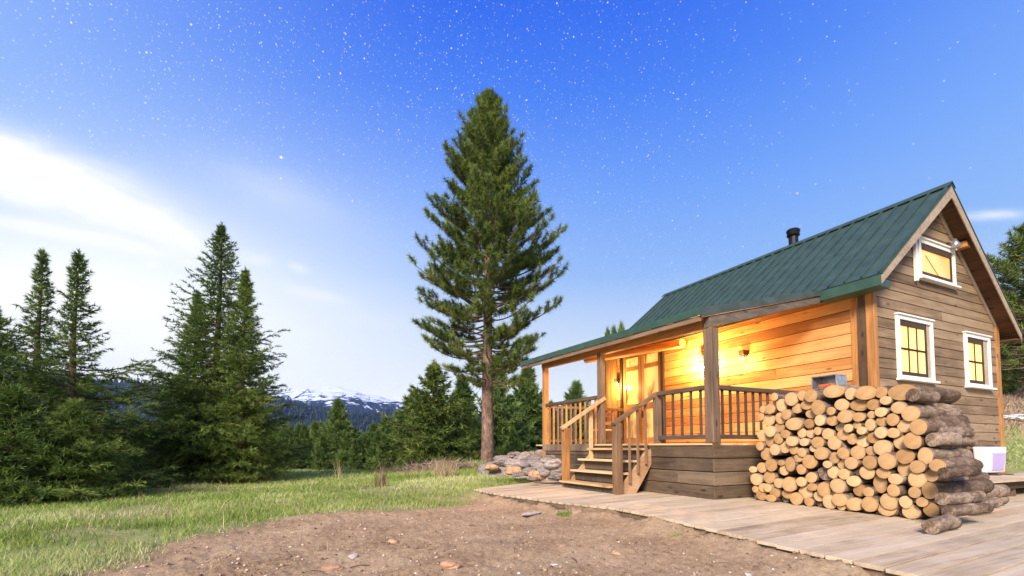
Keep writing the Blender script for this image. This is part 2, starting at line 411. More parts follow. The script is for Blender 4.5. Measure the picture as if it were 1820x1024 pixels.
class MB:
    """collects shapes in world metres, builds them as one mesh object"""
    def __init__(s): s.v = []; s.f = []; s.mi = []; s.cur = 0
    def add(s, vs, fs):
        n = len(s.v); s.v += [tuple(p) for p in vs]; s.f += [tuple(i+n for i in q) for q in fs]; s.mi += [s.cur]*len(fs)
        return s
    def hexa(s, p):   # 8 points: bottom 4 (ccw), top 4
        return s.add(p, [(0, 3, 2, 1), (4, 5, 6, 7), (0, 1, 5, 4), (1, 2, 6, 5), (2, 3, 7, 6), (3, 0, 4, 7)])
    def box(s, x0, x1, y0, y1, z0, z1):
        return s.hexa([(x0, y0, z0), (x1, y0, z0), (x1, y1, z0), (x0, y1, z0), (x0, y0, z1), (x1, y0, z1), (x1, y1, z1), (x0, y1, z1)])
    def bar(s, a, b, w, h, up=(0, 0, 1)):
        a, b, up = Vector(a), Vector(b), Vector(up); d = (b-a).normalized()
        sx = d.cross(up).normalized()*(w/2); sz = sx.cross(d).normalized()*(h/2)
        return s.hexa([a-sx-sz, a+sx-sz, b+sx-sz, b-sx-sz, a-sx+sz, a+sx+sz, b+sx+sz, b-sx+sz])
    def tube(s, pts, rad, n=10, cap=True, wob=0.0):
        pts = [Vector(p) for p in pts]; rad = rad if hasattr(rad, '__len__') else [rad]*len(pts)
        vs = []; fs = []
        for i, p in enumerate(pts):
            d = (pts[min(i+1, len(pts)-1)]-pts[max(i-1, 0)]).normalized()
            u = d.cross(Vector((0, 0, 1)) if abs(d.z) < .9 else Vector((1, 0, 0))).normalized(); w = u.cross(d)
            for k in range(n):
                a = 2*pi*k/n; r = rad[i]*(1+random.uniform(-wob, wob))
                vs.append(p+u*cos(a)*r+w*sin(a)*r)
        for i in range(len(pts)-1):
            for k in range(n):
                k2 = (k+1) % n; fs.append((i*n+k, i*n+k2, (i+1)*n+k2, (i+1)*n+k))
        if cap: fs.append(tuple(range(n))[::-1]); fs.append(tuple((len(pts)-1)*n+k for k in range(n)))
        return s.add(vs, fs)
    def build(s, name, mats, parent=None, bevel=0.0, smooth=False, origin=None, label=None):
        off = worldloc(parent) if parent is not None else Vector(origin or (0, 0, 0))
        me = bpy.data.meshes.new(name)
        me.from_pydata([(p[0]-off[0], p[1]-off[1], p[2]-off[2]) for p in s.v], [], s.f)
        if isinstance(mats, str): mats = [mats]
        for k in mats: me.materials.append(MATS[k])
        me.polygons.foreach_set('material_index', s.mi)
        if smooth: me.polygons.foreach_set('use_smooth', [True]*len(me.polygons))
        me.update()
        o = bpy.data.objects.new(name, me); COL.objects.link(o)
        if parent is not None: o.parent = parent
        else: o.location = off
        if bevel:
            bv = o.modifiers.new('bevel', 'BEVEL'); bv.width = bevel; bv.segments = 2; bv.limit_method = 'ANGLE'
        if label: o['label'] = label
        return o

def np_mesh(name, V, Fc, mat, parent=None, tint=None, smooth=False, loc=(0, 0, 0), attr='tint'):
    """Fc: (n,k) faces all with k corners"""
    me = bpy.data.meshes.new(name); V = np.asarray(V, dtype=np.float32); Fc = np.asarray(Fc, dtype=np.int32)
    n, k = Fc.shape
    me.vertices.add(len(V)); me.vertices.foreach_set('co', V.ravel())
    me.loops.add(n*k); me.loops.foreach_set('vertex_index', Fc.ravel())
    me.polygons.add(n); me.polygons.foreach_set('loop_start', np.arange(0, n*k, k, dtype=np.int32))
    me.polygons.foreach_set('loop_total', np.full(n, k, dtype=np.int32))
    if smooth: me.polygons.foreach_set('use_smooth', np.ones(n, dtype=bool))
    if tint is not None:
        a = me.attributes.new(attr, 'FLOAT', 'POINT'); a.data.foreach_set('value', np.asarray(tint, dtype=np.float32))
    me.materials.append(MATS[mat]); me.update(calc_edges=True); me.validate()
    o = bpy.data.objects.new(name, me); COL.objects.link(o); o.location = loc
    if parent is not None: o.parent = parent
    return o

# ------------------------------------------------------------ ground
DECK_FRONT = [(4.45, -1.5), (4.41, 1.97), (4.52, 3.18), (4.86, 5.2), (4.90, 6.2), (4.55, 7.27), (4.20, 9.0), (4.11, 10.47)]
DECK_POLY = DECK_FRONT+[(8.3, 13.1), (10.4, 13.2), (10.4, 5.5), (30, 6.5), (30, -1.5)]
DIRT_EDGE = [(-3.0, 1.5), (-2.5, 3.9), (-1.7, 5.2), (-1.3, 6.1), (-.80, 6.95), (.1, 8.3), (1.5, 8.75), (2.5, 8.45), (3.3, 9.0), (4.0, 9.9), (4.2, 10.6)]
DIRT_POLY = DIRT_EDGE+[(5, 10.6), (6, 6), (6, -4), (-3.0, -4)]
def inpoly(x, y, P):
    c = np.zeros(x.shape, bool); j = len(P)-1
    for i in range(len(P)):
        xi, yi = P[i]; xj, yj = P[j]
        if yi != yj:
            c ^= ((yi > y) != (yj > y)) & (x < (xj-xi)*(y-yi)/(yj-yi)+xi)
        j = i
    return c
def edgedist(x, y, L):
    d = np.full(x.shape, 1e9)
    for (x0, y0), (x1, y1) in zip(L[:-1], L[1:]):
        dx, dy = x1-x0, y1-y0; t = np.clip(((x-x0)*dx+(y-y0)*dy)/(dx*dx+dy*dy), 0, 1)
        d = np.minimum(d, np.hypot(x-x0-t*dx, y-y0-t*dy))
    return d
def dirtmask(x, y):
    xn = x+fbm(x*1.5, y*1.5, 4)*.9; yn = y+fbm(x*1.5+40, y*1.5+9, 4)*.9
    d = edgedist(xn, yn, DIRT_EDGE)*np.where(inpoly(xn, yn, DIRT_POLY), 1, -1)
    return sstep(-.25, .25, d+fbm(x*6, y*6, 3)*.5)
def ground_h(x, y):
    x = np.asarray(x, float); y = np.asarray(y, float)
    D = x*sin(YAW)+y*cos(YAW); L = x*cos(YAW)-y*sin(YAW); r = L/np.maximum(D, .5)
    h = -.13+fbm(x*.25, y*.25, 3)*.16*sstep(4, 14, D)
    d0 = 18+12*sstep(-.30, -.08, r)
    h = h-9*sstep(0, 1, (D-d0)/85)*(1-sstep(.2, .6, r))
    h = h+.22*sstep(9, 20, D)*sstep(-.28, -.02, r)*(1-sstep(28, 40, D))
    up = sstep(.72, .98, r)
    h = h+up*(1.0*sstep(11, 18, D)+.30*np.clip(D-19, 0, 60)+fbm(x*.3, y*.3, 4)*1.2*sstep(17, 24, D))
    m = dirtmask(x, y)*(D < 20)
    ridge = 1-np.abs(fbm(x*1.3+5, y*2.2, 3)*2)
    u_ = x*.82+y*.57; w_ = -x*.57+y*.82
    h = h+m*(fbm(x*1.4, y*1.4, 4)*.10+fbm(u_*1.6, w_*7, 4)*.05+fbm(x*9, y*9, 4)*.05+fbm(x*30, y*30, 2)*.022)
    dk = inpoly(x, y, DECK_POLY)
    de = edgedist(x, y, DECK_FRONT)
    lip = np.where(dk, 0, 1)*np.exp(-(de/.30)**2)*(.075+fbm(x*3, y*3, 4)*.14)
    h = h+lip
    h = np.where(dk, np.minimum(h, -.09-.12*sstep(.02, .4, de)), h)
    return h
rr_ = [0.0]; q = .6
while q < 3900: rr_.append(q); q *= 1.0115 if q < 30 else (1.03 if q < 200 else 1.09)
rad_ = np.array(rr_)
a0 = pi/2-YAW    # view azimuth, measured from +x
angs = np.concatenate([np.radians(np.arange(-62, 62, .17)), np.radians(np.arange(62, 298, 3.0))])+a0
RR, AA = np.meshgrid(rad_, angs, indexing='ij'); GX = RR*np.cos(AA); GY = RR*np.sin(AA)
GZ = ground_h(GX, GY)
nr, na = RR.shape
idx = np.arange(nr*na).reshape(nr, na); nx = np.roll(idx, -1, axis=1)
quads = np.stack([idx[:-1], idx[1:], nx[1:], nx[:-1]], -1).reshape(-1, 4)
g = np_mesh('ground', np.stack([GX, GY, GZ], -1).reshape(-1, 3), quads, 'ground_soil', tint=np.clip(dirtmask(GX, GY)*((GX*sin(YAW)+GY*cos(YAW)) < 20)+sstep(19, 21, GX*sin(YAW)+GY*cos(YAW))*sstep(.85, 1.0, (GX*cos(YAW)-GY*sin(YAW))/np.maximum(GX*sin(YAW)+GY*cos(YAW), .5))*.9, 0, 1).ravel(), smooth=True, attr='dirt')
tag(g, 'bare brown dirt giving way to green grass', 'ground', kind='structure')

# ------------------------------------------------------------ far hills and mountain (heightfields at their real distance)
def ridge_mesh(name, prof, D, depth, mat, rough, label, n=500, m=60, z0=-20, ns=.004):
    us = np.linspace(prof[0][0], prof[-1][0], n)
    top = np.interp(us, [p[0] for p in prof], [p[1] for p in prof])
    k = np.linspace(-1, 1, m)
    V = []
    for j, kk in enumerate(k):
        Dj = D+kk*depth; fall = 1-abs(kk)**1.25
        for i in range(n):
            L = (us[i]-910)/FPX*Dj
            zt = EYE+(795-top[i])/FPX*D
            x = L*cos(YAW)+Dj*sin(YAW); y = -L*sin(YAW)+Dj*cos(YAW)
            V.append((x, y, z0+(zt-z0)*fall))
    V = np.array(V); V[:, 2] += (fbm(V[:, 0]*ns, V[:, 1]*ns, 6, .55)*rough)*np.repeat(np.clip(1.15-np.abs(k)**2*1.0, 0, 1), n)
    I = np.arange(m*n).reshape(m, n)
    Q = np.stack([I[:-1, :-1], I[:-1, 1:], I[1:, 1:], I[1:, :-1]], -1).reshape(-1, 4)
    o = np_mesh(name, V, Q, mat, smooth=True); tag(o, label, name.replace('_', ' '), kind='structure')
    return V
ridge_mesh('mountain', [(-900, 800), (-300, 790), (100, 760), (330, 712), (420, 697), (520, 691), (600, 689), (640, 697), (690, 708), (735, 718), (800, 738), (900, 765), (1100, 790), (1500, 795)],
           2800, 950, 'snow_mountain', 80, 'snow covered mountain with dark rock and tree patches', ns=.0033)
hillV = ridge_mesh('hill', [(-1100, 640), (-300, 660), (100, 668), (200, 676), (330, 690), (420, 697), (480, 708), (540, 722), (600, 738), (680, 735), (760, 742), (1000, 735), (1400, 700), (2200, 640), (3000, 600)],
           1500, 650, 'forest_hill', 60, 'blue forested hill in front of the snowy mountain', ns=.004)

# ------------------------------------------------------------ conifers
def tris_at(P, Dv, n, length, width, spread, r):
    """n thin triangles from each point P along Dv"""
    m = len(P); P = np.repeat(P, n, 0); Dv = np.repeat(Dv, n, 0)
    d = Dv+r.normal(size=(m*n, 3))*spread; d /= np.linalg.norm(d, axis=1, keepdims=True)
    ln = (length*(.6+.7*r.random(m*n)))[:, None]
    s = np.cross(d, r.normal(size=(m*n, 3))); s /= np.linalg.norm(s, axis=1, keepdims=True)
    s *= width/2
    V = np.stack([P-s, P+s, P+d*ln], 1).reshape(-1, 3)
    return V
def conifer(seed, H, Rmax, base, nb, style, ntw, nneed, nl, nw, prof, droop=.15, gaps=.0, trunk_r=None):
    """returns needle verts, tint per vertex, branch segments"""
    r = np.random.default_rng(seed); P = []; Dv = []; T = []; segs = []
    az = 0
    for b_ in range(nb):
        t = (b_+r.random()*.8)/nb; t = t**(1.0 if style == 'pine' else 1.12)
        z = base+(H-base)*t*.985
        az += 2.39996+r.normal()*.25
        lim = Rmax*(1+(.17*sin(az*1.0+t*9+seed)*sin(t*23+seed) if style == 'pine' else .14*sin(az+t*17)))*np.interp(t, [p[0] for p in prof], [p[1] for p in prof])
        ln = lim*(.72+.38*r.random())
        if r.random() < gaps: ln *= .45
        if ln < .05: ln = .05
        el0 = {'pine': -.12+.75*t, 'spruce': -.22+.85*t**1.3}[style]+r.normal()*.08
        curve = {'pine': .55, 'spruce': .30}[style]
        n = max(4, int(5+ln*2)); s = np.linspace(0, 1, n)
        h = s*ln*cos(el0); zz = z+s*ln*sin(el0)+curve*ln*(s**2)*.45-droop*ln*np.sin(s*pi)*.35
        wob = r.normal()*.12*s*s*ln
        x = h*cos(az)-wob*sin(az); y = h*sin(az)+wob*cos(az)
        L = np.stack([x, y, zz], 1)
        segs.append((L, .010+.014*ln if style == 'pine' else .006+.008*ln))
        tin = .5+r.normal()*.16
        dirs = np.gradient(L, axis=0); dirs /= np.linalg.norm(dirs, axis=1, keepdims=True)
        k = max(3, int(ntw*(.35+.65*ln/Rmax)))
        sp = np.linspace(.18 if style == 'spruce' else .42-.25*t, 1.0, k)+r.normal(size=k)*.015
        sp = np.clip(sp, 0, 1)
        pos = np.stack([np.interp(sp, s, L[:, c]) for c in range(3)], 1); dd = np.stack([np.interp(sp, s, dirs[:, c]) for c in range(3)], 1)
        side = np.array([-sin(az), cos(az), 0.0])
        for j in range(k):
            sg = 1 if j % 2 else -1
            tl = ln*(.42 if style == 'spruce' else .34)*(1.12-sp[j]*.85)*(.6+.6*r.random())
            tl = max(tl, .10*min(1, ln))
            td = dd[j]*(.75)+side*sg*(.85 if sp[j] < .93 else .15)*(.6+.6*r.random())+np.array([0, 0, (-.12 if style == 'spruce' else .35)+r.normal()*.12])
            td /= np.linalg.norm(td)
            m_ = max(2, int(tl/(nl*(.55 if style == 'spruce' else .42)))+1)
            q_ = np.linspace(.15, 1, m_)[:, None] if style == 'spruce' else np.linspace(.4, 1, m_)[:, None]
            pp = pos[j]+td*tl*q_+np.array([0, 0, -1])*(q_**2)*tl*(.12 if style == 'spruce' else -.1)
            P.append(pp); Dv.append(np.repeat(td[None], m_, 0)); T.append(np.full(m_, tin+r.normal()*.1))
            if style == 'pine' and t < .5 and r.random() < (.70-1.0*t): P.pop(); Dv.pop(); T.pop()
            if style == 'pine' and tl > .3: segs.append((np.array([pos[j], pos[j]+td*tl]), .008))
    # leader
    zt = np.linspace(H-.06*H, H, 10); P.append(np.stack([0*zt, 0*zt, zt], 1)); Dv.append(np.tile([0, 0, 1.0], (10, 1))); T.append(np.full(10, .55))
    P = np.concatenate(P); Dv = np.concatenate(Dv); T = np.concatenate(T)
    if style == 'pine':
        V = tris_at(P, Dv*.25+np.array([0, 0, .2]), nneed, nl, nw, .75, r)
    else:
        V = tris_at(P, Dv*.9+np.array([0, 0, .05]), nneed, nl, nw, .45, r)
    return V, np.repeat(T, nneed*3), segs
def seg_mesh(mb, segs, n=4):
    for L, r0 in segs:
        k = len(L); mb.tube([tuple(p) for p in L], [max(.003, r0*(1-.8*i/(k-1))) for i in range(k)], n, cap=False)
def trunk_mb(H, r0, n=14, k=26, flare=.25, lean=(0, 0)):
    mb = MB(); zs = [H*(i/(k-1))**1.3 for i in range(k)]
    pts = [(lean[0]*z/H+.02*sin(z*1.1), lean[1]*z/H+.02*cos(z*.9), z-.25) for z in zs]
    rad = [r0*((1-z/H)**.85*(1+flare*math.exp(-z/.35))+.01) for z in zs]
    mb.tube(pts, rad, n, wob=.03); return mb
def make_tree(kind, seed, H, Rmax, base, nb, style, ntw, nneed, nl, nw, prof, trunk_r, mat, bark, loc, label, cat, group=None, gaps=0, droop=.15, branches=True):
    root = empty(kind, loc, label, cat, group)
    V, T, segs = conifer(seed, H, Rmax, base, nb, style, ntw, nneed, nl, nw, prof, droop, gaps)
    mb = trunk_mb(H, trunk_r, 16 if branches else 7, 26 if branches else 8)
    if branches: seg_mesh(mb, segs, 4)
    mb.v = [(p[0]+loc[0], p[1]+loc[1], p[2]+loc[2]) for p in mb.v]
    mb.build('trunk', bark, root, smooth=True)
    np_mesh('crown', V, np.arange(len(V)).reshape(-1, 3), mat, root, tint=T)
    return root
def copy_tree(src, loc, rz, sx, sz, label=None, group=None):
    r = src.copy(); COL.objects.link(r); r.location = loc; r.rotation_euler = (0, 0, rz); r.scale = (sx, sx, sz)
    if label: r['label'] = label
    if group: r['group'] = group
    elif 'group' in r: del r['group']
    for ch in src.children:
        c = ch.copy(); COL.objects.link(c); c.parent = r
    return r
def spot(px, D):
    L = (px-910)/FPX*D; x = L*cos(YAW)+D*sin(YAW); y = -L*sin(YAW)+D*cos(YAW)
    return x, y, float(ground_h(np.array([x]), np.array([y]))[0])
def height_to(px, py, D, z): return at_depth(px, py, D)[2]-z

PINE_PROF = [(0, .50), (.07, .78), (.20, .95), (.33, .92), (.46, .80), (.58, .64), (.70, .52), (.80, .44), (.88, .31), (.95, .17), (1, .04)]
SPR_PROF = [(0, .92), (.08, 1.0), (.3, .78), (.5, .56), (.7, .36), (.85, .19), (1, .02)]
# the tall pine
x, y, z = spot(866, 24.5); H = height_to(857, 161, 24.5, z)
make_tree('pine_tree', 11, H, 3.95, 4.0, 260, 'pine', 27, 18, .26, .029, PINE_PROF, .33, 'pine_needles', 'pine_bark', (x, y, z),
          'tall pine with a bare reddish lower trunk standing alone in the middle', 'tree', gaps=.12)
# spruces on the left
def spruce_at(px, py, D, Rw, seed, label, nb=230, group=None, base=.35, gaps=.2, ntw=15, nn=6, nl=.13, nw=.026, mat='spruce_needles', kind='spruce_tree', droop=.15, prof=SPR_PROF):
    x, y, z = spot(px, D); H = height_to(px, py, D, z)
    return make_tree(kind, seed, H, Rw, base, nb, 'spruce', ntw, nn, nl, nw, prof, .035*H/2+.03, mat, 'spruce_bark', (x, y, z), label, 'tree', group, gaps=gaps, droop=droop)
sp1 = spruce_at(125, 447, 12.0, 2.5, 21, 'spruce at the left edge with long side boughs and the right of two bare tops', gaps=.45, nb=170, base=.1, prof=[(0, 1), (.25, .95), (.42, .80), (.52, .46), (.65, .24), (.8, .14), (.93, .09), (1, .02)])
spruce_at(60, 446, 12.9, 2.6, 22, 'spruce at the left edge, the left of the two narrow pointed tops', gaps=.45, nb=170, base=.1, prof=[(0, 1), (.25, .9), (.42, .6), (.55, .32), (.7, .17), (.85, .11), (.93, .07), (1, .02)])
spruce_at(-25, 545, 11.2, 2.1, 23, 'bright green spruce cut off by the left edge of the photo', base=.1)
spruce_at(-130, 430, 13.5, 2.6, 29, 'spruce standing just beyond the left edge', nb=180)
spruce_at(382, 398, 15.6, 2.6, 24, 'full dark spruce left of the snowy mountain, the taller of a close pair', nb=280, gaps=.2, base=.9)
spruce_at(428, 478, 15.2, 1.45, 25, 'narrow spruce leaning close on the right of the tall dark spruce', gaps=.1, nb=250)
spruce_at(343, 520, 16.2, 1.75, 26, 'shorter spruce merged into the left side of the tall dark spruce', gaps=.15)
spruce_at(232, 735, 19.5, 1.5, 27, 'low spruce filling the gap between the left edge trees and the dark spruce', nb=150)
spruce_at(150, 672, 15.5, 1.7, 28, 'rounded low spruce behind the right boughs of the left edge trees', nb=170)
spruce_at(20, 690, 9.6, 1.6, 31, 'low bushy spruce nearest the camera on the left', nb=170, base=.1)
spruce_at(130, 715, 10.0, 1.3, 32, 'small bushy spruce in front of the two pointed tops', nb=150, base=.1)
# mid distance: a few models, copied
FG = 'conifers of the valley forest below the mountain'
ML = []
for k, (seed, Rw) in enumerate(((41, 2.6), (42, 2.1), (43, 3.0))):
    px, py, D = ((600, 712, 38), (560, 752, 42), (770, 650, 31))[k]
    x, y, z = spot(px, D); H = height_to(px, py, D, z)
    lab = ('dark pointed spruce rising alone in front of the snowy mountain', 'mid green conifer at the left foot of the dark pointed spruce', 'broad yellow green conifer directly left of the tall pine trunk')[k]
    tr = make_tree('conifer_tree', seed, H, Rw*(.9 if k < 2 else 1.25), .3, 150, 'spruce', 12, 6, .34, .085, SPR_PROF, .16, 'forest_needles' if k < 2 else 'pine_needles', 'spruce_bark', (x, y, z), lab, 'tree', gaps=.12)
    ML.append((tr, H))
def put(px, py, D, k, w=1.0, label=None, group=None, sink=0.0):
    x, y, z = spot(px, D); H = max(2.0, height_to(px, py, D, z)); s = H/ML[k][1]
    return copy_tree(ML[k][0], (x, y, z-sink), random.uniform(0, 6.28), s*w, s, label, group)
put(883, 638, 42, 0, .75, 'slender spruce right behind the tall pine trunk')
put(937, 655, 55, 1, .85, 'pointed dark spruce between the pine and the porch roof end')
put(735, 700, 36, 1, 1.0, 'dark conifer at the left foot of the broad yellow green one')
put(822, 672, 38, 1, .9, 'conifer between the broad yellow green one and the pine trunk')
put(800, 720, 33, 0, 1.0, 'low dark conifer left of the pine trunk')
put(908, 705, 46, 0, .9, 'shorter conifer right of the slender spruce')
put(1025, 684, 110, 1, .8, 'lone distant spruce seen between the porch posts')
put(686, 744, 55, 1, .75, 'narrow conifer below the right end of the snowy mountain')
put(535, 778, 40, 0, 1.1, 'pale green low conifer in front of the valley forest')
for px, py, D in ((1082, 594, 75), (1093, 590, 75), (1107, 584, 75)):
    put(px, py, D, 1, .3, 'conifer tip poking above the green porch roof edge', 'conifer tips above the porch roof edge')
R2 = random.Random(5)
for i in range(150):
    px = R2.uniform(150, 1010); D = R2.uniform(34, 115)
    py = R2.uniform(752, 785) if px < 690 else R2.uniform(715, 775)
    if 690 > px > 440: py = R2.uniform(756, 790)
    if D > 75: py = max(py-4, 752 if px < 700 else 735)
    put(px, py, D, R2.choice((0, 0, 1)), R2.uniform(.75, 1.1), 'one of the many dark green conifers of the valley forest', FG)
for i in range(60):
    px = R2.uniform(440, 850); D = R2.uniform(30, 50); py = R2.uniform(752, 782) if px < 720 else R2.uniform(700, 760)
    put(px, py, D, R2.choice((0, 1)), R2.uniform(.7, 1.0), 'one of the many dark green conifers of the valley forest', FG)
# hillside trees behind the cabin
x, y, z = spot(1842, 27); H = height_to(1842, 400, 27, z)
tr = make_tree('pine_tree', 61, H, 3.3, 1.2, 150, 'pine', 15, 10, .30, .04, PINE_PROF, .25, 'pine_needles', 'pine_bark', (x, y, z),
          'pine cut off by the right edge behind the cabin roof', 'tree', gaps=.15)
for i in range(46):
    px = R2.uniform(1740, 2100) if i % 2 else R2.uniform(1760, 1860); D = R2.uniform(29, 52); py = R2.uniform(530, 610)
    put(px, py, D, R2.choice((0, 1)), R2.uniform(.9, 1.3), 'dark conifer on the slope behind the right side of the cabin', 'conifers on the slope behind the cabin')
# far-off wood: covers valley floor and hill as one mass
def far_wood(n, seed, sel, name, label):
    r = np.random.default_rng(seed)
    D = sel[0]+(sel[1]-sel[0])*r.random(n)**.8; px = r.uniform(-700, 2000, n)
    L = (px-910)/FPX*D; x = L*cos(YAW)+D*sin(YAW); y = -L*sin(YAW)+D*cos(YAW)
    return x, y
def cones(name, x, y, z, h, w, mat, label, seed):
    r = np.random.default_rng(seed); n = len(x); V = []; 
    for tier in range(3):
        z0 = z+h*(.05+.28*tier); z1 = z+h*(.50+.25*tier); ww = w*(1-.28*tier)
        for k in range(5):
            a = r.random(n)*6.28+k*1.257; a2 = a+1.3
            V.append(np.stack([np.stack([x+ww*np.cos(a), y+ww*np.sin(a), z0+r.normal(size=n)*h*.04], 1), np.stack([x+ww*np.cos(a2), y+ww*np.sin(a2), z0+r.normal(size=n)*h*.04], 1), np.stack([x, y, z1], 1)], 1))
    V = np.concatenate(V).reshape(-1, 3); o = np_mesh(name, V, np.arange(len(V)).reshape(-1, 3), mat, tint=r.random(len(V)//3).repeat(3))
    tag(o, label, 'forest', kind='stuff')
x, y = far_wood(9000, 71, (110, 620), 0, 0); z = ground_h(x, y); r_ = np.random.default_rng(72)
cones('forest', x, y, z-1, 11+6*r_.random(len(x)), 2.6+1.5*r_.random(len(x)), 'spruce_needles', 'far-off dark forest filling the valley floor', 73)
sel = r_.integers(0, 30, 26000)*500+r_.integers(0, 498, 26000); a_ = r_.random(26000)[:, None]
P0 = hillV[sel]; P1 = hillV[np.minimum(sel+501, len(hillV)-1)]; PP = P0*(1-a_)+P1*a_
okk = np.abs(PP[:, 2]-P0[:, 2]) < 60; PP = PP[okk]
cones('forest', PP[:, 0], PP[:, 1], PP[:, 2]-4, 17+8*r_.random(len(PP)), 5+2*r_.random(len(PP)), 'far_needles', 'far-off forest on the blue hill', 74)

# ============================================================ THE CABIN
XW, YG, XR, YF = 10.4, 5.26, 15.5, 13.25          # porch wall plane, gable wall plane, right wall, far wall
EA, RG, ER = (9.96, 4.18), (12.77, 6.55), (15.84, 3.68)   # eave, ridge, far eave (x, z)
Y0R, Y1R = 4.90, 13.30
cabin = empty('wooden_cabin', (10.4, 5.26, 0), 'small wooden cabin with green metal roof, lit windows and a covered porch', 'cabin')
def roof_z(x):
    return EA[1]+(x-EA[0])*(RG[1]-EA[1])/(RG[0]-EA[0]) if x <= RG[0] else RG[1]+(x-RG[0])*(ER[1]-RG[1])/(ER[0]-RG[0])
def roof_x(z):   # left and right x where the roof underside is at z
    return EA[0]+(z-EA[1])*(RG[0]-EA[0])/(RG[1]-EA[1]), RG[0]+(z-RG[1])*(ER[0]-RG[0])/(ER[1]-RG[1])
RW = random.Random(3)
# gable siding
mb = MB()
def gable_boards(mb, yf, sgn):
    z = .12
    while z < 6.3:
        h = .2; zt = z+h-.010; th = .024+RW.uniform(-.003, .003)
        l0, r0 = max(XW+.02, roof_x(z+.10)[0]), min(XR-.02, roof_x(z+.10)[1])
        l1, r1 = max(XW+.02, roof_x(zt+.10)[0]), min(XR-.02, roof_x(zt+.10)[1])
        if r1-l1 > .1:
            cuts = sorted(RW.uniform(XW+.6, XR-.6) for _ in range(RW.choice((0, 0, 1, 1))))
            cuts = [c for c in cuts if l0+.3 < c < r0-.3]
            xs = [None]+cuts+[None]
            for a, b_ in zip(xs[:-1], xs[1:]):
                xa0, xa1 = (l0, l1) if a is None else (a+.002, a+.002); xb0, xb1 = (r0, r1) if b_ is None else (b_-.002, b_-.002)
                y0, y1 = (yf-th*sgn, yf+.01*sgn); yb = yf-(th+.010)*sgn   # bottom edge stands proud: lapped boards
                if sgn > 0: mb.hexa([(xa0, yb, z), (xb0, yb, z), (xb0, y1, z), (xa0, y1, z), (xa1, y0, zt), (xb1, y0, zt), (xb1, y1, zt), (xa1, y1, zt)])
                else: mb.hexa([(xa0, y1, z), (xb0, y1, z), (xb0, yb, z), (xa0, yb, z), (xa1, y1, zt), (xb1, y1, zt), (xb1, y0, zt), (xa1, y0, zt)])
        z += h
gable_boards(mb, YG, 1)
mb.build('gable_wall', 'siding_grey_x', cabin, bevel=.003)
mb = MB(); gable_boards(mb, YF, -1); mb.build('back_gable_wall', 'siding_grey_x', cabin)
# wall core behind the boards
mb = MB()
for y in (YG+.012, YF-.06):
    mb.add([(XW+.03, y, .02), (XR-.03, y, .02), (XR-.03, y, roof_z(XR)-.12), (RG[0], y, RG[1]-.12), (XW+.03, y, roof_z(XW)-.12),
            (XW+.03, y+.05, .02), (XR-.03, y+.05, .02), (XR-.03, y+.05, roof_z(XR)-.12), (RG[0], y+.05, RG[1]-.12), (XW+.03, y+.05, roof_z(XW)-.12)],
           [(0, 1, 2, 3, 4), (9, 8, 7, 6, 5), (0, 5, 6, 1), (1, 6, 7, 2), (2, 7, 8, 3), (3, 8, 9, 4), (4, 9, 5, 0)])
mb.box(XW+.012, XW+.03, YG+.07, YF-.07, .02, 4.3); mb.box(XR-.05, XR-.03, YG+.07, YF-.07, .02, 3.8)
mb.build('wall_core', 'dark_gap', cabin)
# side siding: warm porch wall and the far side wall
def side_boards(mb, xf, sgn, z0, z1, h, y0, y1, skip=None):
    z = z0
    while z < z1:
        zt = min(z+h-.013, z1); th = .022+RW.uniform(-.003, .003)
        segs = [(y0, y1)]
        if skip and z < skip[2]: segs = [(y0, skip[0]), (skip[1], y1)]
        for a, b_ in segs:
            cuts = [a]+sorted(c for c in (RW.uniform(y0, y1) for _ in range(RW.choice((0, 1, 1)))) if a+.5 < c < b_-.5)+[b_]
            for c0, c1 in zip(cuts[:-1], cuts[1:]):
                xo, xi = xf-th*sgn, xf+.010*sgn
                lo, hi = min(xo, xi), max(xo, xi); mb.box(lo, hi, c0+.002, c1-.002, z, zt)
        z += h
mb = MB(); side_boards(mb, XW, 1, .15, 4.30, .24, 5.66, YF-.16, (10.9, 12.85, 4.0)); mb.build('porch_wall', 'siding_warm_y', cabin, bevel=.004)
mb = MB(); side_boards(mb, XR, -1, .15, 3.85, .2, YG, YF, None); mb.build('side_wall', 'skirt_y', cabin)
# corner boards
mb = MB(); mb.box(XW-.045, XW+.012, 5.515, 5.655, .02, 4.05); mb.build('corner_board', 'timber_warm_z', cabin, bevel=.005)
mb = MB(); mb.box(XW-.09, XW+.01, 5.355, 5.512, .02, 4.0); mb.build('corner_post', 'timber_dark_z', cabin, bevel=.02, label='dark weathered corner post at the near porch corner')
mb = MB(); mb.box(XW-.10, XW+.018, 5.20, 5.35, .02, 4.02); mb.build('corner_board', 'timber_warm_z', cabin, bevel=.008, label='brown corner board on the gable edge')
mb = MB(); mb.box(XR-.06, XR+.10, YG-.06, YG+.09, .02, 3.98); mb.build('corner_board', 'timber_warm_z', cabin, bevel=.006)
mb = MB(); mb.box(XW-.05, XW+.012, YF-.155, YF+.42, 1.05, 4.1); mb.build('corner_board', 'timber_warm_z', cabin, bevel=.006)
# rake trims on the wall
mb = MB()
for a, b_ in (((XW+.02, roof_z(XW)), RG), (RG, (XR, roof_z(XR)))):
    mb.bar((a[0], YG-.045, a[1]-.15), (b_[0], YG-.045, b_[1]-.15), .03, .10, up=(0, 0, 1))
mb.build('rake_trim', 'rake', cabin)

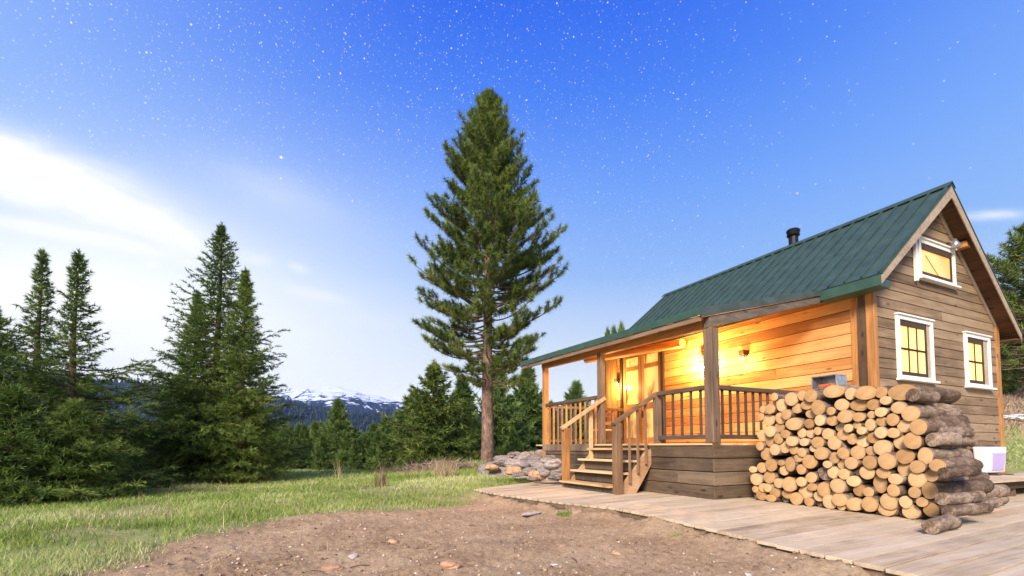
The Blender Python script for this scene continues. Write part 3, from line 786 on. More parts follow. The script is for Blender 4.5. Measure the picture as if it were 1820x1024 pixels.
# main roof
def slope_slab(mb, a, b_, y0, y1, off, th):
    """slab between profile points a and b (x,z), offset below the roof line"""
    dx, dz_ = b_[0]-a[0], b_[1]-a[1]; l = math.hypot(dx, dz_); nx_, nz_ = -dz_/l, dx/l
    if nz_ < 0: nx_, nz_ = -nx_, -nz_
    p = lambda q, o: (q[0]-nx_*o, q[1]-nz_*o)
    a0, b0, a1, b1 = p(a, off+th), p(b_, off+th), p(a, off), p(b_, off)
    mb.hexa([(a0[0], y0, a0[1]), (b0[0], y0, b0[1]), (b0[0], y1, b0[1]), (a0[0], y1, a0[1]), (a1[0], y0, a1[1]), (b1[0], y0, b1[1]), (b1[0], y1, b1[1]), (a1[0], y1, a1[1])])
roofp = MB()
slope_slab(roofp, EA, (RG[0]+.006, RG[1]), Y0R-.03, Y1R+.03, 0, .022); slope_slab(roofp, (RG[0]+.010, RG[1]), ER, Y0R-.03, Y1R+.03, 0, .022)
for a, b_ in ((EA, RG), (RG, ER)):
    dx, dz_ = b_[0]-a[0], b_[1]-a[1]; l = math.hypot(dx, dz_); n_ = (-dz_/l, dx/l)
    y = Y0R+.02
    while y < Y1R:
        p0 = (a[0]+dx*.004+n_[0]*.012, y, a[1]+dz_*.004+n_[1]*.012); p1 = (b_[0]-dx*.01+n_[0]*.012, y, b_[1]-dz_*.01+n_[1]*.012)
        roofp.bar(p0, p1, .034, .052, up=(0, 0, 1)); 
        y += .305
roof = roofp.build('roof', 'green_metal', cabin)
mb = MB()
for s_, e_ in ((1, EA), (1, ER)):
    dx, dz_ = e_[0]-RG[0], e_[1]-RG[1]; l = math.hypot(dx, dz_); k = .17/l
    q_ = (RG[0]+dx*k, RG[1]+dz_*k+.045)
    mb.hexa([(RG[0], Y0R-.04, RG[1]+.045), (q_[0], Y0R-.04, q_[1]-.0), (q_[0], Y1R+.04, q_[1]-.0), (RG[0], Y1R+.04, RG[1]+.045),
             (RG[0], Y0R-.04, RG[1]+.065), (q_[0], Y0R-.04, q_[1]+.02), (q_[0], Y1R+.04, q_[1]+.02), (RG[0], Y1R+.04, RG[1]+.065)])
mb.build('ridge_cap', 'green_metal', roof)
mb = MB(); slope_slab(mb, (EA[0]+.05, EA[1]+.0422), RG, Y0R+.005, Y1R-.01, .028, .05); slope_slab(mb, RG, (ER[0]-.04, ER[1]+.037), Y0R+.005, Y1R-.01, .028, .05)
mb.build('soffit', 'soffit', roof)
# rake boards at the front of the gable
for a, b_ in ((EA, RG), (ER, RG)):
    for yy in (Y0R-.02, Y1R+.0):
        mb = MB()
        v = [(a[0]+.01*(1 if a is EA else -1), yy, a[1]-.20), (b_[0], yy, b_[1]-.29), (b_[0], yy+.022, b_[1]-.29), (a[0]+.01*(1 if a is EA else -1), yy+.022, a[1]-.20),
             (a[0]+.01*(1 if a is EA else -1), yy, a[1]-.032), (b_[0], yy, b_[1]-.038), (b_[0], yy+.022, b_[1]-.038), (a[0]+.01*(1 if a is EA else -1), yy+.022, a[1]-.032)]
        if a is ER: v = [v[1], v[0], v[3], v[2], v[5], v[4], v[7], v[6]]
        mb.hexa(v); mb.build('rake_board', 'rake', roof, bevel=.003)
# green boxed eave return beside the porch, and eave fascias
mb = MB(); mb.box(EA[0]-.03, EA[0]-.003, Y0R-.02, Y1R, 3.955, 4.150); mb.box(EA[0]-.002, XW-.11, Y0R+.01, 6.05, 3.95, 4.10)
mb.build('eave_fascia', 'green_trim', roof, bevel=.003)
mb = MB(); mb.box(ER[0]-.02, ER[0]+.008, Y0R-.02, Y1R, 3.50, 3.655); mb.box(XR+.11, ER[0]-.021, Y0R+.01, Y1R-.02, 3.50, 3.53)
mb.build('eave_fascia', 'soffit', roof)
for px_, pz_ in ((13.72, 5.48), (11.9, 5.62)):
    mb = MB(); mb.box(px_-.09, px_+.09, 4.99, 5.22, pz_-.07, pz_+.06); mb.build('purlin_end', 'timber_warm_z', roof, bevel=.01)
# stove pipe
ch = MB(); ch.tube([(13.2, 8.65, 5.9), (13.2, 8.65, 6.98)], .125, 20); c_ = ch.build('chimney', 'black_metal', roof, smooth=False)
mb = MB(); mb.tube([(13.2, 8.65, 6.985), (13.2, 8.65, 7.03), (13.2, 8.65, 7.05), (13.2, 8.65, 7.16), (13.2, 8.65, 7.20)], [.14, .175, .155, .185, .15], 20)
mb.build('chimney_cap', 'black_metal', roof)

# windows of the gable wall
def window(x0, x1, z0, z1, cols, rows, mat, wide_right=0.0, cas=.082, white=True):
    yo = YG-.03
    f = MB()
    f.box(x0, x0+cas, yo-.055, yo, z0+.04, z1); f.box(x1-cas, x1, yo-.055, yo, z0+.04, z1)
    f.box(x0+cas+.001, x1-cas-.001, yo-.055, yo, z1-cas, z1); f.box(x0+cas+.001, x1-cas-.001, yo-.055, yo, z0+.04, z0+.04+cas*.75)
    f.box(x0-.02, x1+.02, yo-.085, yo, z1+.002, z1+.035)
    w = f.build('window', 'white_paint' if white else 'rake', cabin, bevel=.004)
    s = MB(); s.box(x0-.04, x1+.04, yo-.12, yo, z0-.01, z0+.037); s.build('sill', 'white_paint' if white else 'rake', w, bevel=.006)
    a0, a1, b0, b1 = x0+cas, x1-cas-wide_right, z0+.04+cas*.75, z1-cas
    if wide_right:
        s = MB(); s.box(a1, x1-cas-.001, yo-.02, yo, b0, b1); s.build('jamb', 'rake', w)
    s = MB(); e = .06
    s.box(a0+.001, a0+e*.7, yo-.034, yo, b0, b1); s.box(a1-e*.7, a1-.001, yo-.034, yo, b0, b1)
    s.box(a0+e*.7, a1-e*.7, yo-.034, yo, b1-e*2.0, b1-.001); s.box(a0+e*.7, a1-e*.7, yo-.034, yo, b0+.001, b0+e*1.3)
    ia0, ia1, ib0, ib1 = a0+e*.7, a1-e*.7, b0+e*1.3, b1-e*2.0
    if rows > 1:
        for r in range(1, rows): zc = ib0+(ib1-ib0)*r/rows; s.box(ia0, ia1, yo-.030, yo-.004, zc-.02, zc+.02)
    for c in range(1, cols): xc = ia0+(ia1-ia0)*c/cols; s.box(xc-.015, xc+.015, yo-.026, yo-.006, ib0, ib1)
    s.build('sash', 'dark_frame', w)
    s = MB(); s.box(ia0-.004, ia1+.004, yo-.010, yo-.003, ib0-.004, ib1+.004); s.build('pane', mat, w)
    return w
window(11.08, 12.45, 2.31, 3.62, 3, 2, 'lit_curtain', .16)
window(13.86, 15.05, 2.31, 3.54, 2, 2, 'lit_curtain', .24)
w3 = window(12.03, 13.56, 4.50, 5.36, 1, 1, 'lit_loft', .05, .08)
mb = MB(); mb.box(11.86, 11.93, YG-.10, YG-.04, 4.42, 5.32); mb.build('shutter_edge', 'white_paint', w3, bevel=.004)
mb = MB(); mb.bar((12.35, YG-.048, 5.05), (12.95, YG-.048, 4.62), .008, .008); mb.build('pull_cord', 'dark_frame', w3)
mb = MB(); mb.tube([(13.35, YG-.03, 5.52), (13.35, YG-.16, 5.50)], .025, 8); mb.tube([(13.35, YG-.16, 5.56), (13.35, YG-.17, 5.44), (13.35, YG-.17, 5.36), (13.35, YG-.17, 5.34)], [.03, .085, .085, .04], 14)
mb.build('gable_lamp', 'steel', cabin, smooth=True)

# the door: a pair of glazed leaves in a dark frame
dm_ = MB()
x = XW
dm_.box(x-.09, x+.01, 10.87, 10.985, 1.05, 3.97); dm_.box(x-.09, x+.01, 12.765, 12.88, 1.05, 3.97); dm_.box(x-.09, x+.01, 10.87, 12.88, 3.972, 4.05); dm_.box(x-.03, x+.01, 11.862, 11.888, 1.05, 3.97)
door = dm_.build('door', 'dark_frame', cabin, bevel=.004)
def leaf(y0, y1, splits):
    m_ = MB(); st = .13
    m_.box(x-.05, x, y0, y0+st, 1.07, 3.96); m_.box(x-.05, x, y1-st, y1, 1.07, 3.96)
    zs = [1.07, 1.28, 2.16, 2.36, 3.44, 3.62, 3.90, 3.96]
    for a, b_ in ((1.07, 1.28), (2.16, 2.36), (3.44, 3.58), (3.86, 3.96)):
        m_.box(x-.048, x, y0+st+.001, y1-st-.001, a, b_)
    l = m_.build('door_leaf', 'door_wood', door, bevel=.004)
    return l
leaf(10.99, 11.865, 0); leaf(11.885, 12.76, 0)
for y0, y1 in ((10.99, 11.865), (11.885, 12.76)):
    for a, b_ in ((1.28, 2.16), (2.36, 3.44), (3.58, 3.86)):
        mb = MB(); mb.box(x-.022, x-.014, y0+.12, y1-.12, a-.01, b_+.01); mb.build('pane', 'door_pane_glow', door)
mb = MB(); mb.tube([(x-.05, 11.83, 2.0), (x-.10, 11.83, 2.0), (x-.10, 11.70, 2.0)], .014, 8); mb.box(x-.056, x-.05, 11.80, 11.86, 1.9, 2.12); mb.build('handle', 'brown_metal', door)

# ---------------- porch
def pr_z(xx, yy): return 3.57+(xx-7.1)*.2156+(yy-6.48)*.020
PFX, PYN, PYF = 7.36, 6.48, 12.70
def yedge(xx): return 6.44-(xx-7.05)*(.5/3.2)      # the near edge of the porch roof runs slightly askew
def prslab(mb, x0, x1, y1, o0, o1, in0=0.0):
    ya, yb = yedge(x0)+in0, yedge(x1)+in0
    mb.hexa([(x0, ya, pr_z(x0, ya)-o1), (x1, yb, pr_z(x1, yb)-o1), (x1, y1, pr_z(x1, y1)-o1), (x0, y1, pr_z(x0, y1)-o1),
             (x0, ya, pr_z(x0, ya)-o0), (x1, yb, pr_z(x1, yb)-o0), (x1, y1, pr_z(x1, y1)-o0), (x0, y1, pr_z(x0, y1)-o0)])
mb = MB(); prslab(mb, 7.04, 10.36, 13.75, 0, .02)
y = 6.6
while y < 13.7:
    mb.bar((7.05, y, pr_z(7.05, y)+.008), (10.0, y, pr_z(10.0, y)+.008), .028, .03); y += .305
proof = mb.build('porch_roof', 'green_metal', cabin)
mb = MB()
xs = 7.12
while xs < 10.3:      # ceiling boards
    x1 = min(xs+.155, 10.38); ya, yb = yedge(xs)+.08, yedge(x1)+.08; y1 = 13.62; o0, o1 = .075, .10
    mb.hexa([(xs, ya, pr_z(xs, ya)-o1), (x1, yb, pr_z(x1, yb)-o1), (x1, y1, pr_z(x1, y1)-o1), (xs, y1, pr_z(xs, y1)-o1),
             (xs, ya, pr_z(xs, ya)-o0), (x1, yb, pr_z(x1, yb)-o0), (x1, y1, pr_z(x1, y1)-o0), (xs, y1, pr_z(xs, y1)-o0)]); xs += .16
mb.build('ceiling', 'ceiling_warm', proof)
def eave_strip(mb, x0, x1, y0, y1, a, b_):
    mb.hexa([(x0, y0, pr_z(7.05, y0)-b_), (x1, y0, pr_z(7.05, y0)-b_), (x1, y1, pr_z(7.05, y1)-b_), (x0, y1, pr_z(7.05, y1)-b_),
             (x0, y0, pr_z(7.05, y0)-a), (x1, y0, pr_z(7.05, y0)-a), (x1, y1, pr_z(7.05, y1)-a), (x0, y1, pr_z(7.05, y1)-a)])
mb = MB(); eave_strip(mb, 7.015, 7.037, 6.40, 13.77, -.006, .135); mb.build('eave_fascia', 'green_trim', proof)
mb = MB(); eave_strip(mb, 7.045, 7.09, 6.46, 13.72, .137, .235); mb.build('eave_board', 'grey_y', proof)
# near edge of the porch roof: metal trim above a grey beam
def rake_strip(mb, o, t, a0, b0, a1, b1):
    p = []
    for zt in (1, 0):
        for xx, k in ((7.05, 0), (10.30, 1)): pass
    xa, xb = 7.05, 10.30; ya, yb = yedge(xa)-o, yedge(xb)-o
    za, zb = pr_z(xa, ya), pr_z(xb, yb)
    mb.hexa([(xa, ya-t, za-b0), (xb, yb-t, zb-b1), (xb, yb, zb-b1), (xa, ya, za-b0), (xa, ya-t, za-a0), (xb, yb-t, zb-a1), (xb, yb, zb-a1), (xa, ya, za-a0)])
mb = MB(); rake_strip(mb, .0, .02, -.006, .17, -.006, .10); mb.build('rake_trim', 'slate_trim', proof)
mb = MB()
xa, xb = 7.25, 10.33; ya, yb = yedge(xa)+.01, yedge(xb)+.01
za, zb = pr_z(xa, ya), pr_z(xb, yb)
mb.hexa([(xa, ya, za-.385), (xb, yb, zb-.235), (xb, yb+.14, zb-.235), (xa, ya+.14, za-.385), (xa, ya, za-.172), (xb, yb, zb-.103), (xb, yb+.14, zb-.103), (xa, ya+.14, za-.172)])
mb.build('side_beam', 'beam_x', proof, bevel=.006)
mb = MB()
mb.hexa([(7.29, 6.62, 3.22), (7.43, 6.62, 3.22), (7.43, 12.85, 3.38), (7.29, 12.85, 3.38), (7.29, 6.62, 3.40), (7.43, 6.62, 3.40), (7.43, 12.85, 3.60), (7.29, 12.85, 3.60)])
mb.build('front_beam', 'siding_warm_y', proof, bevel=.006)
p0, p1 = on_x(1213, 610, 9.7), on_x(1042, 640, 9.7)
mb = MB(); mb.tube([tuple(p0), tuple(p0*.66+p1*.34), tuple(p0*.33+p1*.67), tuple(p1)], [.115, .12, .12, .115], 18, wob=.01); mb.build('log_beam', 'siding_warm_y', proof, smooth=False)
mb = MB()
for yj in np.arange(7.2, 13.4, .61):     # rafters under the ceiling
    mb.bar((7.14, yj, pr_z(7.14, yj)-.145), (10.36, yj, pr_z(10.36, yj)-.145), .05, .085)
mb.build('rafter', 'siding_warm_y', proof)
# posts
def post(x_, y_, w, z0, z1, mat, label=None):
    m_ = MB(); m_.box(x_-w/2, x_+w/2, y_-w/2, y_+w/2, z0, z1); return m_.build('porch_post', mat, cabin, bevel=.012, label=label)
post(PFX, PYN+.01, .20, 1.052, 3.215, 'grey_z', 'thick grey post at the near porch corner')
post(PFX, 9.93, .15, 1.052, 3.36, 'grey_z'); post(PFX, PYF+.03, .15, .55, 3.38, 'timber_warm_z')
# floor and skirt
mb = MB(); xs = 7.28
while xs < 10.36:
    x1 = min(xs+.14, 10.37); mb.box(xs, x1-.006, PYN-.03, 13.2, 1.012, 1.05); xs += .14
mb.build('porch_floor', 'tread_y', cabin)
mb = MB(); mb2 = MB()
for k in range(4):
    z0, z1 = .003+k*.256, .003+k*.256+.240; o = (.0, .012, .004, .022)[k]
    cuts = [PYN+.0]+([7.35] if k in (1,) else [])+[9.2+.3*k, PYF]
    for a, b_ in zip(cuts[:-1], cuts[1:]): mb.box(PFX-o-.03, PFX+.01, a+.002, b_-.002, z0, z1)
    cx_ = [PFX-o-.03, 9.1+.2*((k*29) % 4), 10.38]
    for a, b_ in zip(cx_[:-1], cx_[1:]): mb2.box(a+(.0 if a < 7.5 else .002), b_-.002, PYN-o-.035, PYN-.002, z0, z1)
mb.build('skirt', 'skirt_y', cabin, bevel=.005); mb2.build('skirt', 'skirt_x', cabin, bevel=.005)
mb = MB(); yy = 10.15
while yy < 12.6:
    mb.box(PFX-.085, PFX-.055, yy, yy+.235, .87, 1.06); yy += .24
mb.build('fascia', 'grey_z', cabin, bevel=.004)
# railings
def railing(a, b_, zt, zb, n, w=.04, mat='shade_dark_z', rmat='rail_dark_y', toph=.085, bot=True, lab=None, sub=None):
    ax, ay = a; bx, by = b_
    m_ = MB(); m_.bar((ax, ay, zt), (bx, by, zt), .12, toph); r_o = m_.build('railing', rmat, cabin, bevel=.008, label=lab)
    if bot: m_ = MB(); m_.bar((ax, ay, zb), (bx, by, zb), .06, .085); m_.build('bottom_rail', rmat, r_o, bevel=.006)
    for i in range(n):
        k = (i+.7)/(n+.4); xx, yy_ = ax+(bx-ax)*k, ay+(by-ay)*k
        m_ = MB(); lo = zb+.043 if bot else zb; m_.box(xx-w/2, xx+w/2, yy_-w/2, yy_+w/2, lo, zt-toph/2-.001)
        m_.build('baluster', mat if sub is None else sub[i % len(sub)], r_o)
    return r_o
railing((PFX, PYN+.115), (PFX, 7.90), 2.11, 1.17, 5, lab='grey railing between the steps and the corner post')
railing((PFX+.105, PYN), (10.36, PYN), 2.10, 1.17, 13, rmat='rail_dark_x', lab='grey railing on the near side of the porch')
railing((PFX, 10.02), (PFX, PYF-.055), 2.24, 1.06, 11, bot=False, sub=['timber_warm_z', 'grey_z', 'grey_z'], lab='railing left of the steps')  # some balusters coloured warm to stand for lamp light on them
railing((PFX+.08, PYF+.03), (10.3, PYF+.03), 2.20, 1.17, 11, rmat='grey_x', w=.045, lab='railing at the far end of the porch')
# steps
st = MB(); SY0, SY1 = 8.17, 10.08
for (x0, x1, z) in ((6.22, 6.62, .17), (6.50, 6.90, .43), (6.78, 7.18, .69), (7.06, 7.34, .95)):
    dy = RW.uniform(-.03, .03)
    st.box(x0, x1, SY0+dy+.01, SY1+dy+.06, z-.045, z)
steps = st.build('steps', 'tread_y', cabin, bevel=.006)
mb = MB()
for (x0, z0, z1) in ((6.33, .005, .12), (6.64, .19, .38), (6.93, .45, .64), (7.2, .71, .90)):
    mb.box(x0, x0+.025, SY0+.03, SY1-.02, z0, z1)
mb.build('riser', 'shade_dark_z', steps)  # riser boards coloured dark to carry the shadow between the treads
def prism_y(m_, prof, y0, y1):
    n = len(prof); m_.add([(p[0], y0, p[1]) for p in prof]+[(p[0], y1, p[1]) for p in prof],
                          [tuple(range(n)), tuple(range(2*n-1, n-1, -1))]+[(i, i+n, (i+1) % n+n, (i+1) % n) for i in range(n)])
for y0 in (SY0-.075, SY1-.03):
    m_ = MB()
    prism_y(m_, [(6.43, .0), (6.62, .0), (6.72, .19), (6.72, .385), (6.47, .12)], y0, y0+.06)
    prism_y(m_, [(6.625, .0), (6.88, .0), (6.98, .14), (6.98, .64), (6.725, .385)], y0+.002, y0+.061)
    prism_y(m_, [(6.985, .14), (7.31, .60), (7.31, .93), (7.20, .90), (6.985, .69)], y0+.001, y0+.06)
    m_.build('stringer', 'stair_x', steps)
for (x_, y_, z1, mt, w) in ((6.40, 8.10, 1.47, 'newel_z', .16), (6.42, 10.12, 1.44, 'timber_warm_z', .15)):
    m_ = MB(); m_.box(x_-w/2, x_+w/2, y_-w/2, y_+w/2, .002, z1); m_.build('newel_post', mt, steps, bevel=.008)
m_ = MB(); m_.box(PFX-.05, PFX+.08, 7.90, 8.03, .9, 2.08); m_.build('newel_post', 'grey_z', steps, bevel=.006)
m_ = MB(); m_.bar((6.28, 8.09, 1.45), (7.42, 8.0, 2.14), .13, .075); m_.build('handrail', 'newel_x', steps, bevel=.01, label='grey handrail on the right of the steps')
m_ = MB(); m_.bar((6.28, 10.12, 1.42), (7.40, 9.85, 2.20), .13, .085); m_.build('handrail', 'tread_y', steps, bevel=.01, label='pale yellow handrail on the left of the steps')
for x_ in (6.68, 6.90, 7.12):
    z0 = .45+(x_-6.55)*.9; zt = 1.42+(x_-6.28)*.605
    m_ = MB(); m_.box(x_-.02, x_+.02, 8.03, 8.07, z0-.35, zt); m_.build('baluster', 'newel_z', steps)
    if x_ > 7: m_ = MB(); m_.box(x_-.05, x_+.05, 10.03, 10.07, z0-.35, zt); m_.build('baluster', 'tread_y', steps)
# wall lamps
def wall_lamp(y, z, power, mat, col=(1, .60, .21), fx=.14):
    m_ = MB(); m_.box(XW-.20, XW-.03, y-.075, y+.075, z, z+.13); wl = m_.build('wall_lamp', 'brown_metal', cabin, bevel=.006)
    m_ = MB(); m_.tube([(XW-.12, y, z-.001), (XW-.12, y, z-.06), (XW-.12, y, z-.14), (XW-.12, y, z-.155)], [.048, .055, .05, .03], 14); m_.build('glass_jar', 'lamp_glass', wl, smooth=True)
    m_ = MB(); m_.tube([(XW-.12, y, z-.02), (XW-.12, y, z-.05), (XW-.12, y, z-.085), (XW-.12, y, z-.10)], [.012, .026, .026, .01], 10); m_.build('bulb', mat, wl, smooth=True)
    l = bpy.data.lights.new('lamp_light', 'POINT'); l.energy = power; l.color = col; l.shadow_soft_size = .06
    lo = bpy.data.objects.new('lamp_light', l); COL.objects.link(lo); lo.location = (XW-.42, y, z-.16)
wall_lamp(8.10, 3.22, 42, 'lamp_dim')
wall_lamp(float(on_x(1252, 640, XW)[1]), 3.42, 280, 'lamp_flame')
wall_lamp(12.98, 3.15, 75, 'lamp_flame')
# wooden chair on the far end of the porch
def chair(x_, y_, rz):
    t_ = empty('porch_chair', (x_, y_, 1.052), 'wooden chair standing on the far end of the porch behind the railing', 'chair'); z = 1.052
    q_ = MB(); q_.box(x_-.24, x_+.24, y_-.23, y_+.23, z+.42, z+.46); q_.build('seat', 'tread_y', t_, bevel=.006)
    q_ = MB()
    q_.box(x_+.20, x_+.24, y_-.23, y_+.23, z+.84, z+.96); q_.box(x_+.205, x_+.235, y_-.23, y_+.23, z+.60, z+.70); q_.build('backrest', 'siding_warm_y', t_, bevel=.006)
    for sx in (-1, 1):
        for sy in (-1, 1):
            q_ = MB(); q_.box(x_+sx*.22-.02, x_+sx*.22+.02, y_+sy*.25-.018, y_+sy*.25+.018, z, z+(.98 if sx > 0 else .43)); q_.build('leg', 'timber_warm_z', t_, bevel=.004)
chair(8.9, 12.0, 0)

# ============================================================ wooden ground deck
pts_front = DECK_FRONT
def front_pt(s):   # s = y on the front edge
    ys = [p[1] for p in pts_front]; xs_ = [p[0] for p in pts_front]; return float(np.interp(s, ys, xs_))
def plank_ang(y): return radians(float(np.interp(y, [-1.5, 2.5, 6, 8, 10.47], [2.0, 4.5, 9, 15, 33])))
mb = MB(); y = -1.5
while y < 10.4:
    w = .25 if y < 3.5 else (.20 if y < 6 else .17); y2 = min(y+w, 10.47)
    xa, xb = front_pt(y)+RW.uniform(-.03, .03), 0
    aa, ab = plank_ang(y), plank_ang(y2)
    xe = 26 if y < 5 else (14 if y < 5.5 else 10.5)
    if y > 9.0: xe = 8.4
    x0 = front_pt(y)+RW.uniform(-.012, .012); x0b = x0+.0
    # split each plank line into lengths
    cuts = [x0]; c = x0+RW.uniform(2.5, 9)
    while c < xe-.5: cuts.append(c); c += RW.uniform(5, 8)
    cuts.append(xe)
    for c0, c1 in zip(cuts[:-1], cuts[1:]):
        n_ = max(1, int((c1-c0)/3)); 
        f0 = lambda xx: y+(xx-front_pt(y))*tan(aa); f1 = lambda xx: y2+(xx-front_pt(y2))*tan(ab)-.026
        dz1 = RW.uniform(-.003, .003); dz2 = RW.uniform(-.003, .003)
        mb.hexa([(c0+.002, f0(c0), -.035), (c1-.002, f0(c1), -.035), (c1-.002, f1(c1), -.035), (c0+.002, f1(c0), -.035),
                 (c0+.002, f0(c0), dz1), (c1-.002, f0(c1), dz2), (c1-.002, f1(c1), dz2), (c0+.002, f1(c0), dz1)])
    y = y2
deck = empty('wooden_deck', (5, 3, 0), 'low weathered plank deck running from the dirt to the cabin', 'deck')
mb.build('deck_planks', 'deck_x', deck, bevel=.004)
mb = MB()
for (xa, ya), (xb, yb) in zip(DECK_FRONT[:-1], DECK_FRONT[1:]):
    mb.bar((xa+.06, ya, -.10), (xb+.06, yb, -.10), .05, .125)
a, b_ = (4.17, 10.40), (8.2, 12.95)
mb.bar((a[0], a[1]-.02, -.09), (b_[0], b_[1]-.02, -.09), .05, .1)
mb.build('edge_board', 'grey_y', deck, bevel=.004)

# raised weathered platform right of the woodpile
plat = empty('raised_platform', (12, 4.6, 0), 'raised rough board platform against the cabin right of the woodpile', 'platform')
mb = MB(); yy = 4.12
while yy < 5.15:
    j = RW.uniform(-.12, .12); mb.box(11.0+j, 17.8+j, yy, yy+.17, .315+RW.uniform(-.008, .008), .355); yy += .178
mb.build('platform_top', 'deck_x', plat, bevel=.005)
mb = MB()
for xx in (11.3, 13.2, 15.1, 17.0): mb.box(xx-.06, xx+.06, 4.3, 4.42, 0, .312)
mb.box(11.2, 17.6, 4.26, 4.29, .16, .31); mb.build('platform_leg', 'timber_dark_z', plat)
mb = MB(); mb.box(11.1, 17.6, 5.05, 5.1, 0, .31); mb.build('recess_shade_sheet', 'dark_gap', plat)  # dark sheet added to stand for the shade under the platform
# a pale bin leaning on the wall, standing on the platform
bn = empty('plastic_bin', (14.4, 4.9, .36), 'white and lilac plastic bin standing against the cabin wall', 'bin')
mb = MB(); mb.hexa([(14.05, 5.02, .40), (15.0, 5.02, .40), (15.0, 5.20, .40), (14.05, 5.20, .40), (13.92, 4.97, .98), (15.0, 4.97, .98), (15.0, 5.19, .98), (13.92, 5.19, .98)])
mb.build('bin_body', 'white_plastic', bn, bevel=.03)
mb = MB(); mb.hexa([(14.30, 4.995, .46), (14.88, 4.995, .46), (14.88, 5.03, .46), (14.30, 5.03, .46), (14.28, 4.965, .84), (14.92, 4.965, .84), (14.92, 5.0, .84), (14.28, 5.0, .84)]); mb.build('lilac_panel', 'lilac_plastic', bn, bevel=.005)
mb = MB(); mb.box(14.1, 14.3, 4.85, 5.0, .355, .375); mb.box(14.7, 14.9, 4.85, 5.0, .355, .375); mb.build('foot', 'brown_metal', bn)

# ============================================================ woodpile
def face_x(y): return 7.57+(y-3.0)*.1188
def on_face(u, v):
    d = ray(u, v); # x - .1188*y = 7.57-.3564
    t = (7.57-.1188*3.0)/(d[0]-.1188*d[1]); return np.array([0, 0, EYE])+d*t
ENDS7 = """655,105,75,45,g 768,120,42,42 885,115,75,50,g 493,138,45,45 425,135,35,36 348,160,45,48 375,228,36,36 450,204,40,33 547,222,48,55 703,202,50,42 825,203,65,43 938,202,48,40
637,248,30,30 475,267,42,32 744,288,55,46 842,292,44,33 920,275,30,27 267,205,38,45 198,234,34,35 140,235,24,26 125,290,22,26 315,273,35,37 262,300,38,41 174,313,40,42 372,342,57,45 474,340,40,34
559,316,35,40 636,318,42,37 920,348,40,42 818,350,30,27 766,373,30,30 684,364,42,33 246,367,35,34 197,395,36,39 130,426,35,41 308,416,34,30 412,408,32,36 470,412,32,32 538,393,25,30 596,415,42,39
863,391,35,28 713,424,42,36 775,452,36,40 930,442,45,40 180,470,38,39 253,450,34,36 354,468,43,35 440,475,34,28 534,477,45,40 652,480,48,50 850,467,48,44 116,503,29,31 228,530,35,41 285,512,37,41
354,533,31,31 423,550,35,31 493,521,25,24 568,556,52,46 727,556,42,42 820,550,53,49 915,540,40,35 153,563,44,44 391,592,31,27 480,617,51,48 649,589,41,41 343,636,38,50 278,625,25,20 197,642,43,44
290,678,34,37 127,661,34,36 68,674,25,23 612,637,32,26 700,638,36,37 780,628,51,44 923,621,54,47 423,673,33,35 577,705,55,50,d 642,697,42,42 733,708,39,38 893,698,52,46 95,746,38,41 177,731,42,44
480,733,41,37 243,775,35,35 415,764,38,33 330,782,50,51 690,793,55,50 797,759,49,38 139,807,33,31 178,808,28,30 83,818,21,24 222,845,34,34 304,854,39,34 490,803,36,26 429,842,50,45 580,820,48,53
645,842,32,37 828,828,48,44 908,840,37,35 122,873,36,38 202,897,36,26 68,877,19,23,d 380,903,44,44 530,872,38,36 270,911,22,24,d 310,912,24,24,d 464,925,34,31 525,930,32,26,d 698,894,53,48 800,928,60,46
918,928,58,54 617,930,52,50 700,972,30,25 757,979,30,29 862,992,42,26,d 950,1000,22,24,d 225,145,24,28 245,690,18,20,d 520,150,30,30,d 590,290,26,30,d 690,520,26,30,d 330,560,22,18,d 560,640,20,22,d 395,810,22,22,d 745,870,22,20,d 800,700,26,24,d 640,760,20,18,d 300,330,20,18,d 530,690,26,24,d 100,700,18,18,d"""
ENDS8 = """75,98,40,38 215,98,95,50,g 120,152,38,28 85,228,40,30 195,200,47,38 272,238,60,48,,595 83,290,37,30 160,277,40,40 228,318,52,42 335,325,57,50,,625 87,362,40,37 163,364,42,32,g 203,427,54,46
295,415,58,52 390,410,40,42,d,585 95,460,58,50 235,517,60,47 366,514,50,54,,672 130,548,57,52 325,585,55,40 460,575,55,40,,690 220,600,47,42 95,625,44,36 315,668,58,52 395,640,44,42,,515 180,665,47,35
58,697,45,57 398,740,52,52,,765 170,738,40,40 305,752,42,35 132,812,55,52 350,815,38,30 242,815,40,40 112,890,58,42 267,903,58,47 395,867,52,44,,530 195,895,25,30,d 60,130,22,22,d 330,480,22,20,d 150,660,22,22,d 250,690,22,24,d 300,800,25,22,d 45,160,20,18,d"""
WG = 'cut logs stacked in the woodpile on the deck'
NLOG = 0
